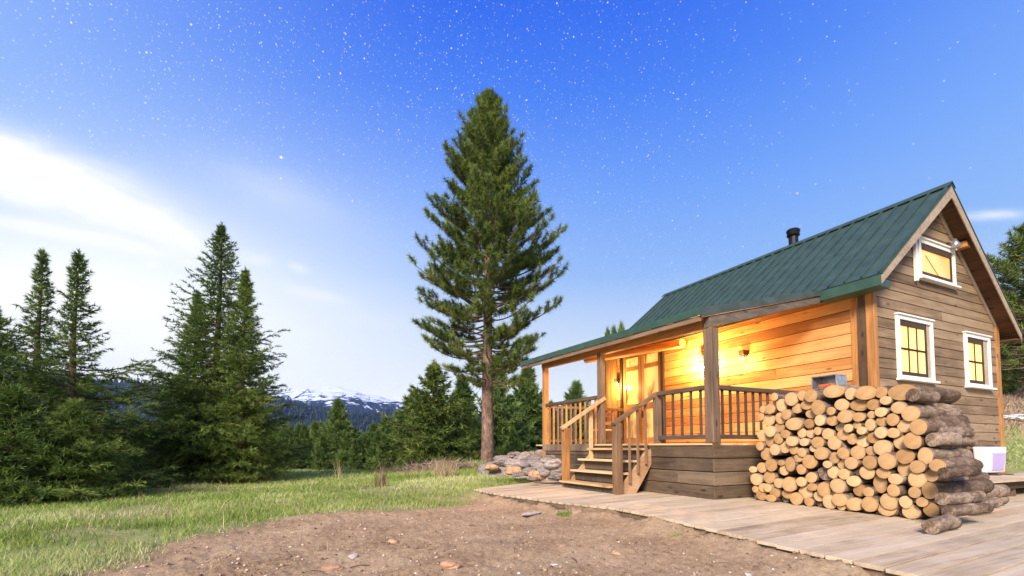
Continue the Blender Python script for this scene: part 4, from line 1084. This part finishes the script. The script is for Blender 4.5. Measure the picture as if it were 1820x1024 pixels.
def make_log(p, ry, rz, length, kind, rightdark=False, dirv=None, label=None, group=WG, dome=True):
    global NLOG
    r = np.random.default_rng(1000+NLOG); NLOG += 1
    n = 18; a = np.linspace(0, 2*pi, n, endpoint=False)
    har = 1+.02*np.sin(2*a+r.random()*6)+.018*np.sin(3*a+r.random()*6)+.012*r.normal(size=n)
    dv = np.array(dirv if dirv is not None else (1.0, r.normal()*.03, r.normal()*.012)); dv /= np.linalg.norm(dv)
    tilt = r.normal(size=2)*.05
    xs_ = [0, 0, 0, 0, .004]+list(np.linspace(.05, .97, 9)*length)+[length, length, length]
    sc = [0, .45, .85, .985, 1.0]+[1.0]*9+[.97, .5, 0]
    V = []; m_i = []
    bend = r.normal(size=2)*(.012 if label is None else .004); kn = r.random(9)
    for i, (xx, s_) in enumerate(zip(xs_, sc)):
        t = xx/length
        lump = 1+(.10*(kn[min(8, max(0, i-5))]-.5) if 5 <= i <= 13 else 0)
        Y = np.cos(a)*ry*har*s_*lump; Z = np.sin(a)*rz*har*s_*lump
        if 5 <= i <= 13: rad = 1+r.normal(size=n)*.028; Y *= rad; Z *= rad
        X = xx+(tilt[0]*Y+tilt[1]*Z if i <= 4 else 0)-(.006*(1-s_*s_) if i <= 3 else 0)
        V.append(np.stack([X+0*Y, Y+bend[0]*sin(pi*t)*3, Z+bend[1]*sin(pi*t)*3], 1))
    V = np.concatenate(V); F_ = []; nr_ = len(xs_)
    for i in range(nr_-1):
        for k in range(n):
            k2 = (k+1) % n; F_.append((i*n+k, i*n+k2, (i+1)*n+k2, (i+1)*n+k)); m_i.append(0 if (i >= 3 and i < nr_-3) else 1)
    # orient: local x -> dv
    dx = dv; dy = np.cross([0, 0, 1.0], dx); dy /= np.linalg.norm(dy); dz2 = np.cross(dx, dy)
    me = bpy.data.meshes.new('log')
    me.from_pydata(V.tolist(), [], F_); me.materials.append(MATS['log_bark']); me.materials.append(MATS['log_bark'] if kind in ('d',) else MATS['cut_wood'])
    me.polygons.foreach_set('material_index', [1-(1-q_) if q_ else 0 for q_ in m_i]); me.polygons.foreach_set('use_smooth', [q_ == 0 for q_ in m_i]); me.update(); me.validate()
    o = bpy.data.objects.new('log', me); COL.objects.link(o)
    from mathutils import Matrix
    M = Matrix(((dx[0], dy[0], dz2[0]), (dx[1], dy[1], dz2[1]), (dx[2], dy[2], dz2[2])))
    o.location = tuple(p); o.rotation_euler = M.to_euler()
    lab = label or {'d': 'dark bark covered log end wedged between pale cut logs of the woodpile', 'g': 'grey brown weathered log lying on top of the woodpile'}.get(kind, 'pale yellow sawn log end showing in the stacked face of the woodpile')
    tag(o, lab, 'log', {'d': 'dark logs wedged in the woodpile', 'g': 'weathered logs on top of the woodpile'}.get(kind, WG) if label is None else group)
    return o
placed = []
def add_end(u, v, rx, ry_, kind, right_u=None):
    c = on_face(u, v); e = on_face(u+rx, v); ty = abs(e[1]-c[1]); f = on_face(u, v-ry_); tz = abs(f[2]-c[2])
    ty *= 1.0; tz *= 1.05
    zc = max(c[2], tz+.004)
    L = 1.35+random.uniform(-.12, .12)
    if c[1] > 5.6: L = 1.1
    back = random.uniform(0, .07)+(.10 if kind == 'd' else 0)
    for (yy_, zz_, r_0, b0) in placed:
        if math.hypot(c[1]-yy_, zc-zz_) < (ty+tz+r_0*2)/2*.93 and abs(b0-back) < .03: back += .045
    placed.append((c[1], zc, (ty+tz)/2, back))
    x0 = c[0]+back
    if right_u: L = max(.45, on_y(right_u, v, c[1])[0]-x0)
    lab = None
    if kind == 'g' and rx > 20: lab = 'large oval weathered log lying on the top right corner of the woodpile'
    make_log((x0, c[1], zc), ty, tz, L, kind, label=lab)
random.seed(9)
for s_ in ENDS7.split():
    q_ = s_.split(','); add_end(1320+float(q_[0])/4.096, 670+float(q_[1])/4.096, float(q_[2])/4.096, float(q_[3])/4.096, q_[4] if len(q_) > 4 else '')
for s_ in ENDS8.split():
    q_ = s_.split(','); add_end(1540+float(q_[0])/3.657, 670+float(q_[1])/3.657, float(q_[2])/3.657, float(q_[3])/3.657, q_[4] if len(q_) > 4 else '', 1540+float(q_[5])/3.657 if len(q_) > 5 else None)
# bark covered logs on the right flank: left end, right end, height in the survey, distance
for (ul, ur, v, rad, yy_, lab) in ((300, 445, 118, 42, 3.45, 'short dark log end at the top of the pile flank, under the big oval log'), (575, 688, 425, 30, 3.35, 'thin pointed log sticking out of the upper flank of the woodpile'),
        (500, 735, 625, 36, 2.98, 'bark log on the flank of the woodpile with a pale cut right end'), (490, 742, 792, 40, 2.98, 'bumpy bark log low on the right flank of the woodpile'),
        (530, 760, 880, 37, 2.92, 'bark log at the foot of the right flank of the woodpile'), (412, 607, 924, 47, 2.84, 'short bark log lying on the deck in front of the right flank'),
        (735, 880, 757, 46, 3.5, 'thick pale barked log at the far right of the woodpile'), (715, 836, 830, 34, 3.25, 'small log at the far right foot of the woodpile'), (760, 892, 845, 44, 3.7, 'dark log stump lying rightmost beside the woodpile'),
        (640, 760, 650, 30, 3.5, 'short bark log end under the pale ended one on the flank')):
    a_, b2 = on_y(1540+ul/3.657, 670+v/3.657, yy_), on_y(1540+ur/3.657, 670+v/3.657, yy_)
    rr0 = rad/3.657/FPX*float(a_@FH); zc = max(a_[2], rr0+.003)
    zc = rr0+.004 if v > 900 else zc
    make_log((a_[0], yy_, zc), rr0, rr0, b2[0]-a_[0], 'd', label=lab, group='bark covered logs on the flank of the woodpile')
# weathered logs in the second layer keep the pile closed
for k in range(34):
    yy_ = random.uniform(3.3, 6.0); zz_ = random.uniform(.12, 1.55); make_log((face_x(yy_)+.35+random.uniform(0, .25), yy_, zz_), .09, .09, .9, 'd', label='dark log deep inside the woodpile behind the pale log ends', group='logs deep inside the woodpile')
# steel fire box on the pile
c_ = on_x(1482, 681, 9.0)
fb = empty('fire_box', tuple(c_), 'small silvery metal box with reddish contents standing behind the woodpile top', 'box')
x_, y_, z_ = c_
mb = MB(); mb.box(x_-.01, x_+.01, y_-.22, y_+.22, z_-.12, z_+.12); mb.box(x_-.3, x_-.012, y_-.22, y_+.22, z_+.10, z_+.12); mb.box(x_-.3, x_-.012, y_-.22, y_-.20, z_-.12, z_+.098); mb.box(x_-.3, x_-.012, y_+.20, y_+.22, z_-.12, z_+.098); mb.box(x_-.3, x_-.012, y_-.199, y_+.199, z_-.12, z_-.10)
mb.build('box_shell', 'steel', fb, bevel=.004)
mb = MB(); mb.box(x_-.28, x_-.05, y_-.17, y_+.12, z_-.098, z_-.03); mb.build('contents', 'red_ember', fb, bevel=.02)
mb = MB(); mb.bar((x_-.16, y_-.19, 1.055), (x_-.16, y_-.19, z_-.121), .03, .03, up=(0, 1, 0)); mb.bar((x_-.16, y_+.19, 1.055), (x_-.16, y_+.19, z_-.121), .03, .03, up=(0, 1, 0)); mb.build('stand', 'black_metal', fb)

# ============================================================ rocks, plants, small things
def rock_mesh(seed, sx, sy, sz, mat, loc, rz, name, label, cat='rock', group=None, amp=.35, sub=4):
    import bmesh
    bm = bmesh.new(); bmesh.ops.create_icosphere(bm, subdivisions=sub, radius=1.0)
    r = np.random.default_rng(seed); o_ = r.random(3)*50
    P = np.array([v.co[:] for v in bm.verts])
    d = 1+amp*(fbm(P[:, 0]*1.2+o_[0], P[:, 1]*1.2+P[:, 2]*2+o_[1], 4))*1.4+amp*.35*np.round(fbm(P[:, 2]*3+o_[2], P[:, 0]*.8+o_[0], 3)*6)/6
    P = P*d[:, None]; P = np.sign(P)*np.abs(P)**.85
    for v, p in zip(bm.verts, P): v.co = (p[0]*sx, p[1]*sy, p[2]*sz)
    me = bpy.data.meshes.new(name); bm.to_mesh(me); bm.free(); me.materials.append(MATS[mat])
    o = bpy.data.objects.new(name, me); COL.objects.link(o); o.location = loc; o.rotation_euler = (r.normal()*.08, r.normal()*.08, rz)
    return tag(o, label, cat, group)
RL = [(450, 300, 95, 50), (600, 340, 130, 45), (870, 360, 110, 60), (540, 235, 42, 25), (690, 240, 60, 32), (850, 222, 62, 36), (790, 285, 100, 40), (650, 275, 80, 30), (980, 330, 95, 50),
      (1040, 430, 75, 48), (740, 415, 75, 38), (560, 405, 90, 38, 't'), (790, 447, 65, 36, 't'), (875, 457, 48, 33, 't'), (1060, 375, 60, 40), (620, 445, 70, 18), (765, 492, 50, 14), (930, 300, 70, 30),
      (500, 330, 60, 34), (700, 330, 70, 40), (1000, 480, 70, 26), (400, 340, 45, 28), (330, 370, 70, 28, 't'), (600, 225, 40, 20), (760, 225, 50, 25), (960, 270, 60, 30), (900, 430, 60, 30)]
GR = 'weathered grey rocks heaped between the pine and the porch'
for k, q_ in enumerate(RL):
    u, v = 820+q_[0]/6.067, 770+q_[1]/6.067; ru, rv = q_[2]/6.067, q_[3]/6.067
    D = 12.2+max(0, (490-q_[1]))*.0175+(.8 if k > 17 else 0); 
    if u > 965: D = min(D, 12.6)
    p = at_depth(u, v, D); sx, sz = ru/FPX*D*1.12, rv/FPX*D*1.25
    isT = len(q_) > 4
    lab = {0: 'large flat grey rock leaning against the pine trunk', 1: 'long flat grey slab in the middle of the rock heap', 2: 'big bulging grey rock lowest beside the porch post', 12: 'reddish tan rock at the front of the rock heap', 13: 'round pale tan rock at the front edge of the rock heap'}.get(k)
    rock_mesh(200+k, sx, sx*.9, sz, 'tan_rock' if isT else 'grey_rock', tuple(p), -YAW+random.uniform(-.2, .2), 'rock', lab or ('brownish rock low in the heap' if isT else 'grey weathered rock in the heap left of the porch'), group=GR if lab is None else None)
for k, (u, v, D, s_) in enumerate(((905, 838, 16, 1.0), (950, 830, 15.5, .9), (985, 838, 14.9, .7))):
    p = at_depth(u, v, D); rock_mesh(260+k, s_, s_, .55, 'grey_rock', (p[0], p[1], -.05), k, 'rock', 'grey weathered rock in the heap left of the porch', group=GR)
# stones in the dirt
for k, (u, v, s_, mt, lab) in enumerate(((985, 1000, .028, 'stone_pale', 'small white stone in the dirt near the bottom edge'), (627, 984, .045, 'stone_pale', 'pale flat stone in the dirt left of centre'),
        (800, 1006, .075, 'tan_rock', 'brown clod in the dirt at the bottom of the photo'), (590, 1000, .07, 'tan_rock', 'flat brown clod in the dirt at lower left'), (1330, 1016, .03, 'stone_pale', 'small pale stone beside the deck edge'),
        (700, 955, .05, 'tan_rock', 'brown clod further up the dirt'), (1095, 980, .04, 'tan_rock', 'small dark clod in the dirt under the deck edge'), (1000, 965, .035, 'tan_rock', 'small dark clod in the middle of the dirt'))):
    p = on_z(u, v, -.10); h_ = float(ground_h(np.array([p[0]]), np.array([p[1]]))[0])
    rock_mesh(300+k, s_*1.4, s_, s_*.5, mt, (p[0], p[1], h_+s_*.1), k, 'stone', lab, 'stone', sub=3, amp=.5)
p = on_z(945, 911, -.11)
rock_mesh(320, .42, .09, .025, 'stone_pale', (p[0], p[1], float(ground_h(np.array([p[0]]), np.array([p[1]]))[0])+.01), .75, 'stone_slab', 'long pale stone slab lying in the dirt by the deck corner', 'stone', sub=3, amp=.2)

def blades(x, y, h, w, lean, seed):
    r = np.random.default_rng(seed); n = len(x); z = ground_h(x, y)
    a = r.random(n)*2*pi; b_ = r.random(n)*2*pi; ln = h*lean*(.3+r.random(n))
    B = np.stack([x, y, z-.01], 1); s_ = np.stack([np.cos(a)*w/2, np.sin(a)*w/2, 0*a], 1)
    M_ = B+np.stack([np.cos(b_)*ln*.3, np.sin(b_)*ln*.3, h*.55], 1); T = B+np.stack([np.cos(b_)*ln, np.sin(b_)*ln, h], 1)
    V = np.stack([B-s_, B+s_, M_+s_*.7, M_+s_*.7, M_-s_*.7, B-s_, M_-s_*.7, M_+s_*.7, T], 1).reshape(-1, 3)
    return V
# grass over the meadow
r = np.random.default_rng(81); n = 340000
D = 2.6*(24/2.6)**(r.random(n)**.85); px = r.uniform(-500, 1050, n)
L = (px-910)/FPX*D; x = L*cos(YAW)+D*sin(YAW); y = -L*sin(YAW)+D*cos(YAW)
mk = dirtmask(x, y); keep = (r.random(n) > mk*1.05) & ~inpoly(x, y, DECK_POLY) & (mk < .8) & ((r.random(n) < .50+fbm(x*.9, y*.9, 4)*2.2))
x, y, D, mk = x[keep], y[keep], D[keep], mk[keep]
tn = np.clip(.5+fbm(x*.5, y*.5, 3)*1.3+r.normal(size=len(x))*.14+mk*.3, 0, 1)
h = (.045+.07*r.random(len(x))**2+.06*np.clip(fbm(x*1.5, y*1.5, 3)+.1, 0, 1)+.10*sstep(13, 20, D))*(1-.5*mk); w = .004+.0011*D
V = blades(x, y, h, w, .7, 82)
g_ = np_mesh('grass', V, np.arange(len(V)).reshape(-1, 3), 'grass_blades', tint=tn.repeat(9)); tag(g_, 'short green grass of the meadow', 'grass', kind='stuff')
n = 5200; D = 3.0*(22/3.0)**(r.random(n)**.8); px = r.uniform(-500, 1000, n)
L = (px-910)/FPX*D; x = L*cos(YAW)+D*sin(YAW); y = -L*sin(YAW)+D*cos(YAW)
kk = (~inpoly(x, y, DECK_POLY)) & (r.random(n) > dirtmask(x, y)*.93) & (fbm(x*.8+7, y*.8, 3) > -.08); x, y, D = x[kk], y[kk], D[kk]
V = blades(x, y, .08+.20*r.random(len(x))**2, .003+.0009*D, .9, 85)
g_ = np_mesh('grass', V, np.arange(len(V)).reshape(-1, 3), 'dry_stalks', tint=np.clip(.6+r.normal(size=len(x))*.25, 0, 1).repeat(9)); tag(g_, 'dead straw stalks scattered through the green grass', 'grass', kind='stuff')
# weeds along the hillside behind the cabin
n = 16000; D = r.uniform(14, 34, n); px = r.uniform(1740, 2100, n); L = (px-910)/FPX*D; x = L*cos(YAW)+D*sin(YAW); y = -L*sin(YAW)+D*cos(YAW)
V = blades(x, y, .10+.25*r.random(n)*(D > 20), np.full(n, .03), 1.2, 83); T_ = r.random(n)
g_ = np_mesh('undergrowth', V[np.repeat(D > 21, 9)], np.arange(int((D > 21).sum())*9).reshape(-1, 3), 'brush_twigs', tint=T_[D > 21].repeat(9)); tag(g_, 'dry brown undergrowth on the slope behind the cabin', 'undergrowth', kind='stuff')
g_ = np_mesh('grass', V[np.repeat(D <= 21, 9)], np.arange(int((D <= 21).sum())*9).reshape(-1, 3), 'grass_blades', tint=T_[D <= 21].repeat(9)); tag(g_, 'green grass right behind the cabin corner', 'grass', kind='stuff')
# clods and gravel in the dirt
n = 26000; D = 2.2*(13/2.2)**r.random(n); px = r.uniform(-200, 1900, n); L = (px-910)/FPX*D; x = L*cos(YAW)+D*sin(YAW); y = -L*sin(YAW)+D*cos(YAW)
mk = dirtmask(x, y); keep = (mk > .45) & ~inpoly(x, y, DECK_POLY); x, y = x[keep], y[keep]; n = len(x); z = ground_h(x, y)
oc = np.array([(1, 0, 0), (0, 1, 0), (-1, 0, 0), (0, -1, 0), (0, 0, .7), (0, 0, -.7)], float); of = np.array([(0, 1, 4), (1, 2, 4), (2, 3, 4), (3, 0, 4), (1, 0, 5), (2, 1, 5), (3, 2, 5), (0, 3, 5)])
s_ = .0035+.018*r.random(n)**6; V = oc[None]*(1+r.normal(size=(n, 6, 3))*.3)*s_[:, None, None]+np.stack([x, y, z+s_*.2], 1)[:, None]
Fq = (of[None]+(np.arange(n)*6)[:, None, None]).reshape(-1, 3)
m, t, b = newmat('gravel_bits'); c = ramp(t, geo(t), [(.1, (.14, .08, .05, 1)), (.6, (.40, .28, .19, 1)), (.93, (.58, .45, .34, 1)), (1, (.7, .64, .56, 1))]); t.links.new(c, b.inputs['Base Color']); b.inputs['Roughness'].default_value = .9
g_ = np_mesh('gravel', V.reshape(-1, 3), Fq, 'gravel_bits'); tag(g_, 'loose gravel and clods over the bare dirt', 'gravel', kind='stuff')
n = 900; D = 2.4*(12/2.4)**r.random(n); px = r.uniform(-100, 1800, n); L = (px-910)/FPX*D; x = L*cos(YAW)+D*sin(YAW); y = -L*sin(YAW)+D*cos(YAW)
kk = (dirtmask(x, y) > .3) & ~inpoly(x, y, DECK_POLY); x, y = x[kk], y[kk]; n = len(x); d_ = r.normal(size=(n, 3))*np.array([1, 1, .25]); d_ /= np.linalg.norm(d_, axis=1, keepdims=True)
V = tris_at(np.stack([x, y, ground_h(x, y)+.006], 1), d_, 1, .055, .009, .05, r)
g_ = np_mesh('debris', V, np.arange(len(V)).reshape(-1, 3), 'brush_twigs', tint=r.random(n).repeat(3)); tag(g_, 'wood chips and bark bits strewn over the dirt', 'wood chips', kind='stuff')
# dry plants
def tuft(name, u, v, D, n, h, spread, mat, label, width=.012, lean=.5, zf=None, tint=.5):
    p = spot(u, D); r = np.random.default_rng(int(u)); a = r.random(n)*2*pi; q_ = spread*np.sqrt(r.random(n))
    x = p[0]+np.cos(a)*q_; y = p[1]+np.sin(a)*q_; V = blades(x, y, h*(.45+.6*r.random(n)), np.full(n, width), lean, int(u)+1)
    V = V-np.array(p)
    o = np_mesh(name, V, np.arange(len(V)).reshape(-1, 3), mat, tint=np.clip(tint+r.normal(size=n)*.2, 0, 1).repeat(9), loc=p); tag(o, label, 'plant'); return o
tuft('dry_plant', 677, 865, 13.2, 90, .62, .16, 'brush_twigs', 'upright reddish brown dry stalks in the meadow grass below the snowy mountain', .012, .35, tint=.5)
tuft('dry_plant', 682, 865, 13.3, 12, .95, .08, 'dry_stalks', 'thin tall beige stalk beside the reddish dry stalks', .010, .25)
tuft('dry_grass', 790, 848, 16.0, 260, .72, .40, 'dry_stalks', 'beige tuft of dry grass left of the pine', .013, .8, tint=.8)
tuft('dry_grass', 740, 850, 17.0, 160, .35, .6, 'dry_stalks', 'low beige dry grass left of the big tuft', .013, 1.0, tint=.6)
tuft('dry_plant', 604, 856, 16.5, 14, .75, .10, 'dry_stalks', 'small pale stalk in front of the dark pointed spruce', .02, .5, tint=.95)
tuft('grass_tuft', 1002, 908, 8.1, 260, .07, .13, 'grass_blades', 'small green grass tuft in the dirt by the deck edge', .010, .8, tint=.35)
tuft('grass_tuft', 1200, 940, 6.0, 90, .05, .08, 'grass_blades', 'tiny green tuft against the deck edge', .007, .8, tint=.3)
tuft('grass_tuft', 845, 862, 24.0, 300, .35, .5, 'grass_blades', 'bright green grass clump at the foot of the pine', .03, .7, tint=.75)
# heap of dead twigs behind the meadow
n = 2600; D = r.uniform(19.5, 23.5, n); px = 770+70*r.normal(size=n)*.8; L = (px-910)/FPX*D; x = L*cos(YAW)+D*sin(YAW); y = -L*sin(YAW)+D*cos(YAW)
z = ground_h(x, y)+.35*np.exp(-((px-775)/75)**2)*r.random(n)
d_ = r.normal(size=(n, 3))*np.array([1, 1, .35]); d_ /= np.linalg.norm(d_, axis=1, keepdims=True)
V = tris_at(np.stack([x, y, z], 1), d_, 1, .45, .035, .1, r)
g_ = np_mesh('debris', V, np.arange(len(V)).reshape(-1, 3), 'brush_twigs', tint=np.clip(.6+r.normal(size=n)*.2, 0, 1).repeat(3)); tag(g_, 'heap of dead grey twigs at the forest edge left of the pine', 'brush', kind='stuff')
# snow remains on the slope
for k, (u, v, D) in enumerate(((1800, 745, 24), (1812, 752, 23), (1808, 770, 22))):
    x, y, z = spot(u, D); o = rock_mesh(400+k, .8, .35, .10, 'white_paint', (x, y, z+.05), k, 'snow_patch', 'small patch of old snow on the brown slope behind the cabin', 'snow', group='snow patches on the slope', sub=3, amp=.6)
# twigs on the dirt
for k, (u, v) in enumerate(((640, 998), (1020, 990), (560, 1010), (1130, 960), (840, 930))):
    p = on_z(u, v, -.1); h_ = float(ground_h(np.array([p[0]]), np.array([p[1]]))[0]); a = k*1.3
    mb = MB(); mb.tube([(p[0]-.09*cos(a), p[1]-.09*sin(a), h_+.008), (p[0], p[1]+.01, h_+.02), (p[0]+.09*cos(a), p[1]+.09*sin(a), h_+.01)], [.006, .005, .003], 6)
    o = mb.build('twig', 'needle_stem', None, origin=(p[0], p[1], h_)); tag(o, 'short dark twig lying on the bare dirt', 'twig', 'twigs on the dirt')

# ============================================================ haze
m = bpy.data.materials.new('haze'); m.use_nodes = True; t = m.node_tree; t.nodes.clear()
pv = t.nodes.new('ShaderNodeVolumePrincipled'); pv.inputs['Color'].default_value = (.42, .64, 1.0, 1); pv.inputs['Density'].default_value = 1.0e-4; pv.inputs['Anisotropy'].default_value = .2
ou = t.nodes.new('ShaderNodeOutputMaterial'); t.links.new(pv.outputs[0], ou.inputs['Volume']); MATS['haze'] = m
zmin = min(float(GZ.min()), -40)-1.0
mb = MB(); mb.box(-4300, 4300, -4300, 4300, zmin, 620); hz = mb.build('haze', 'haze', None, origin=(0, 0, 0)); tag(hz, 'thin bluish air over the valley', 'haze', kind='stuff')
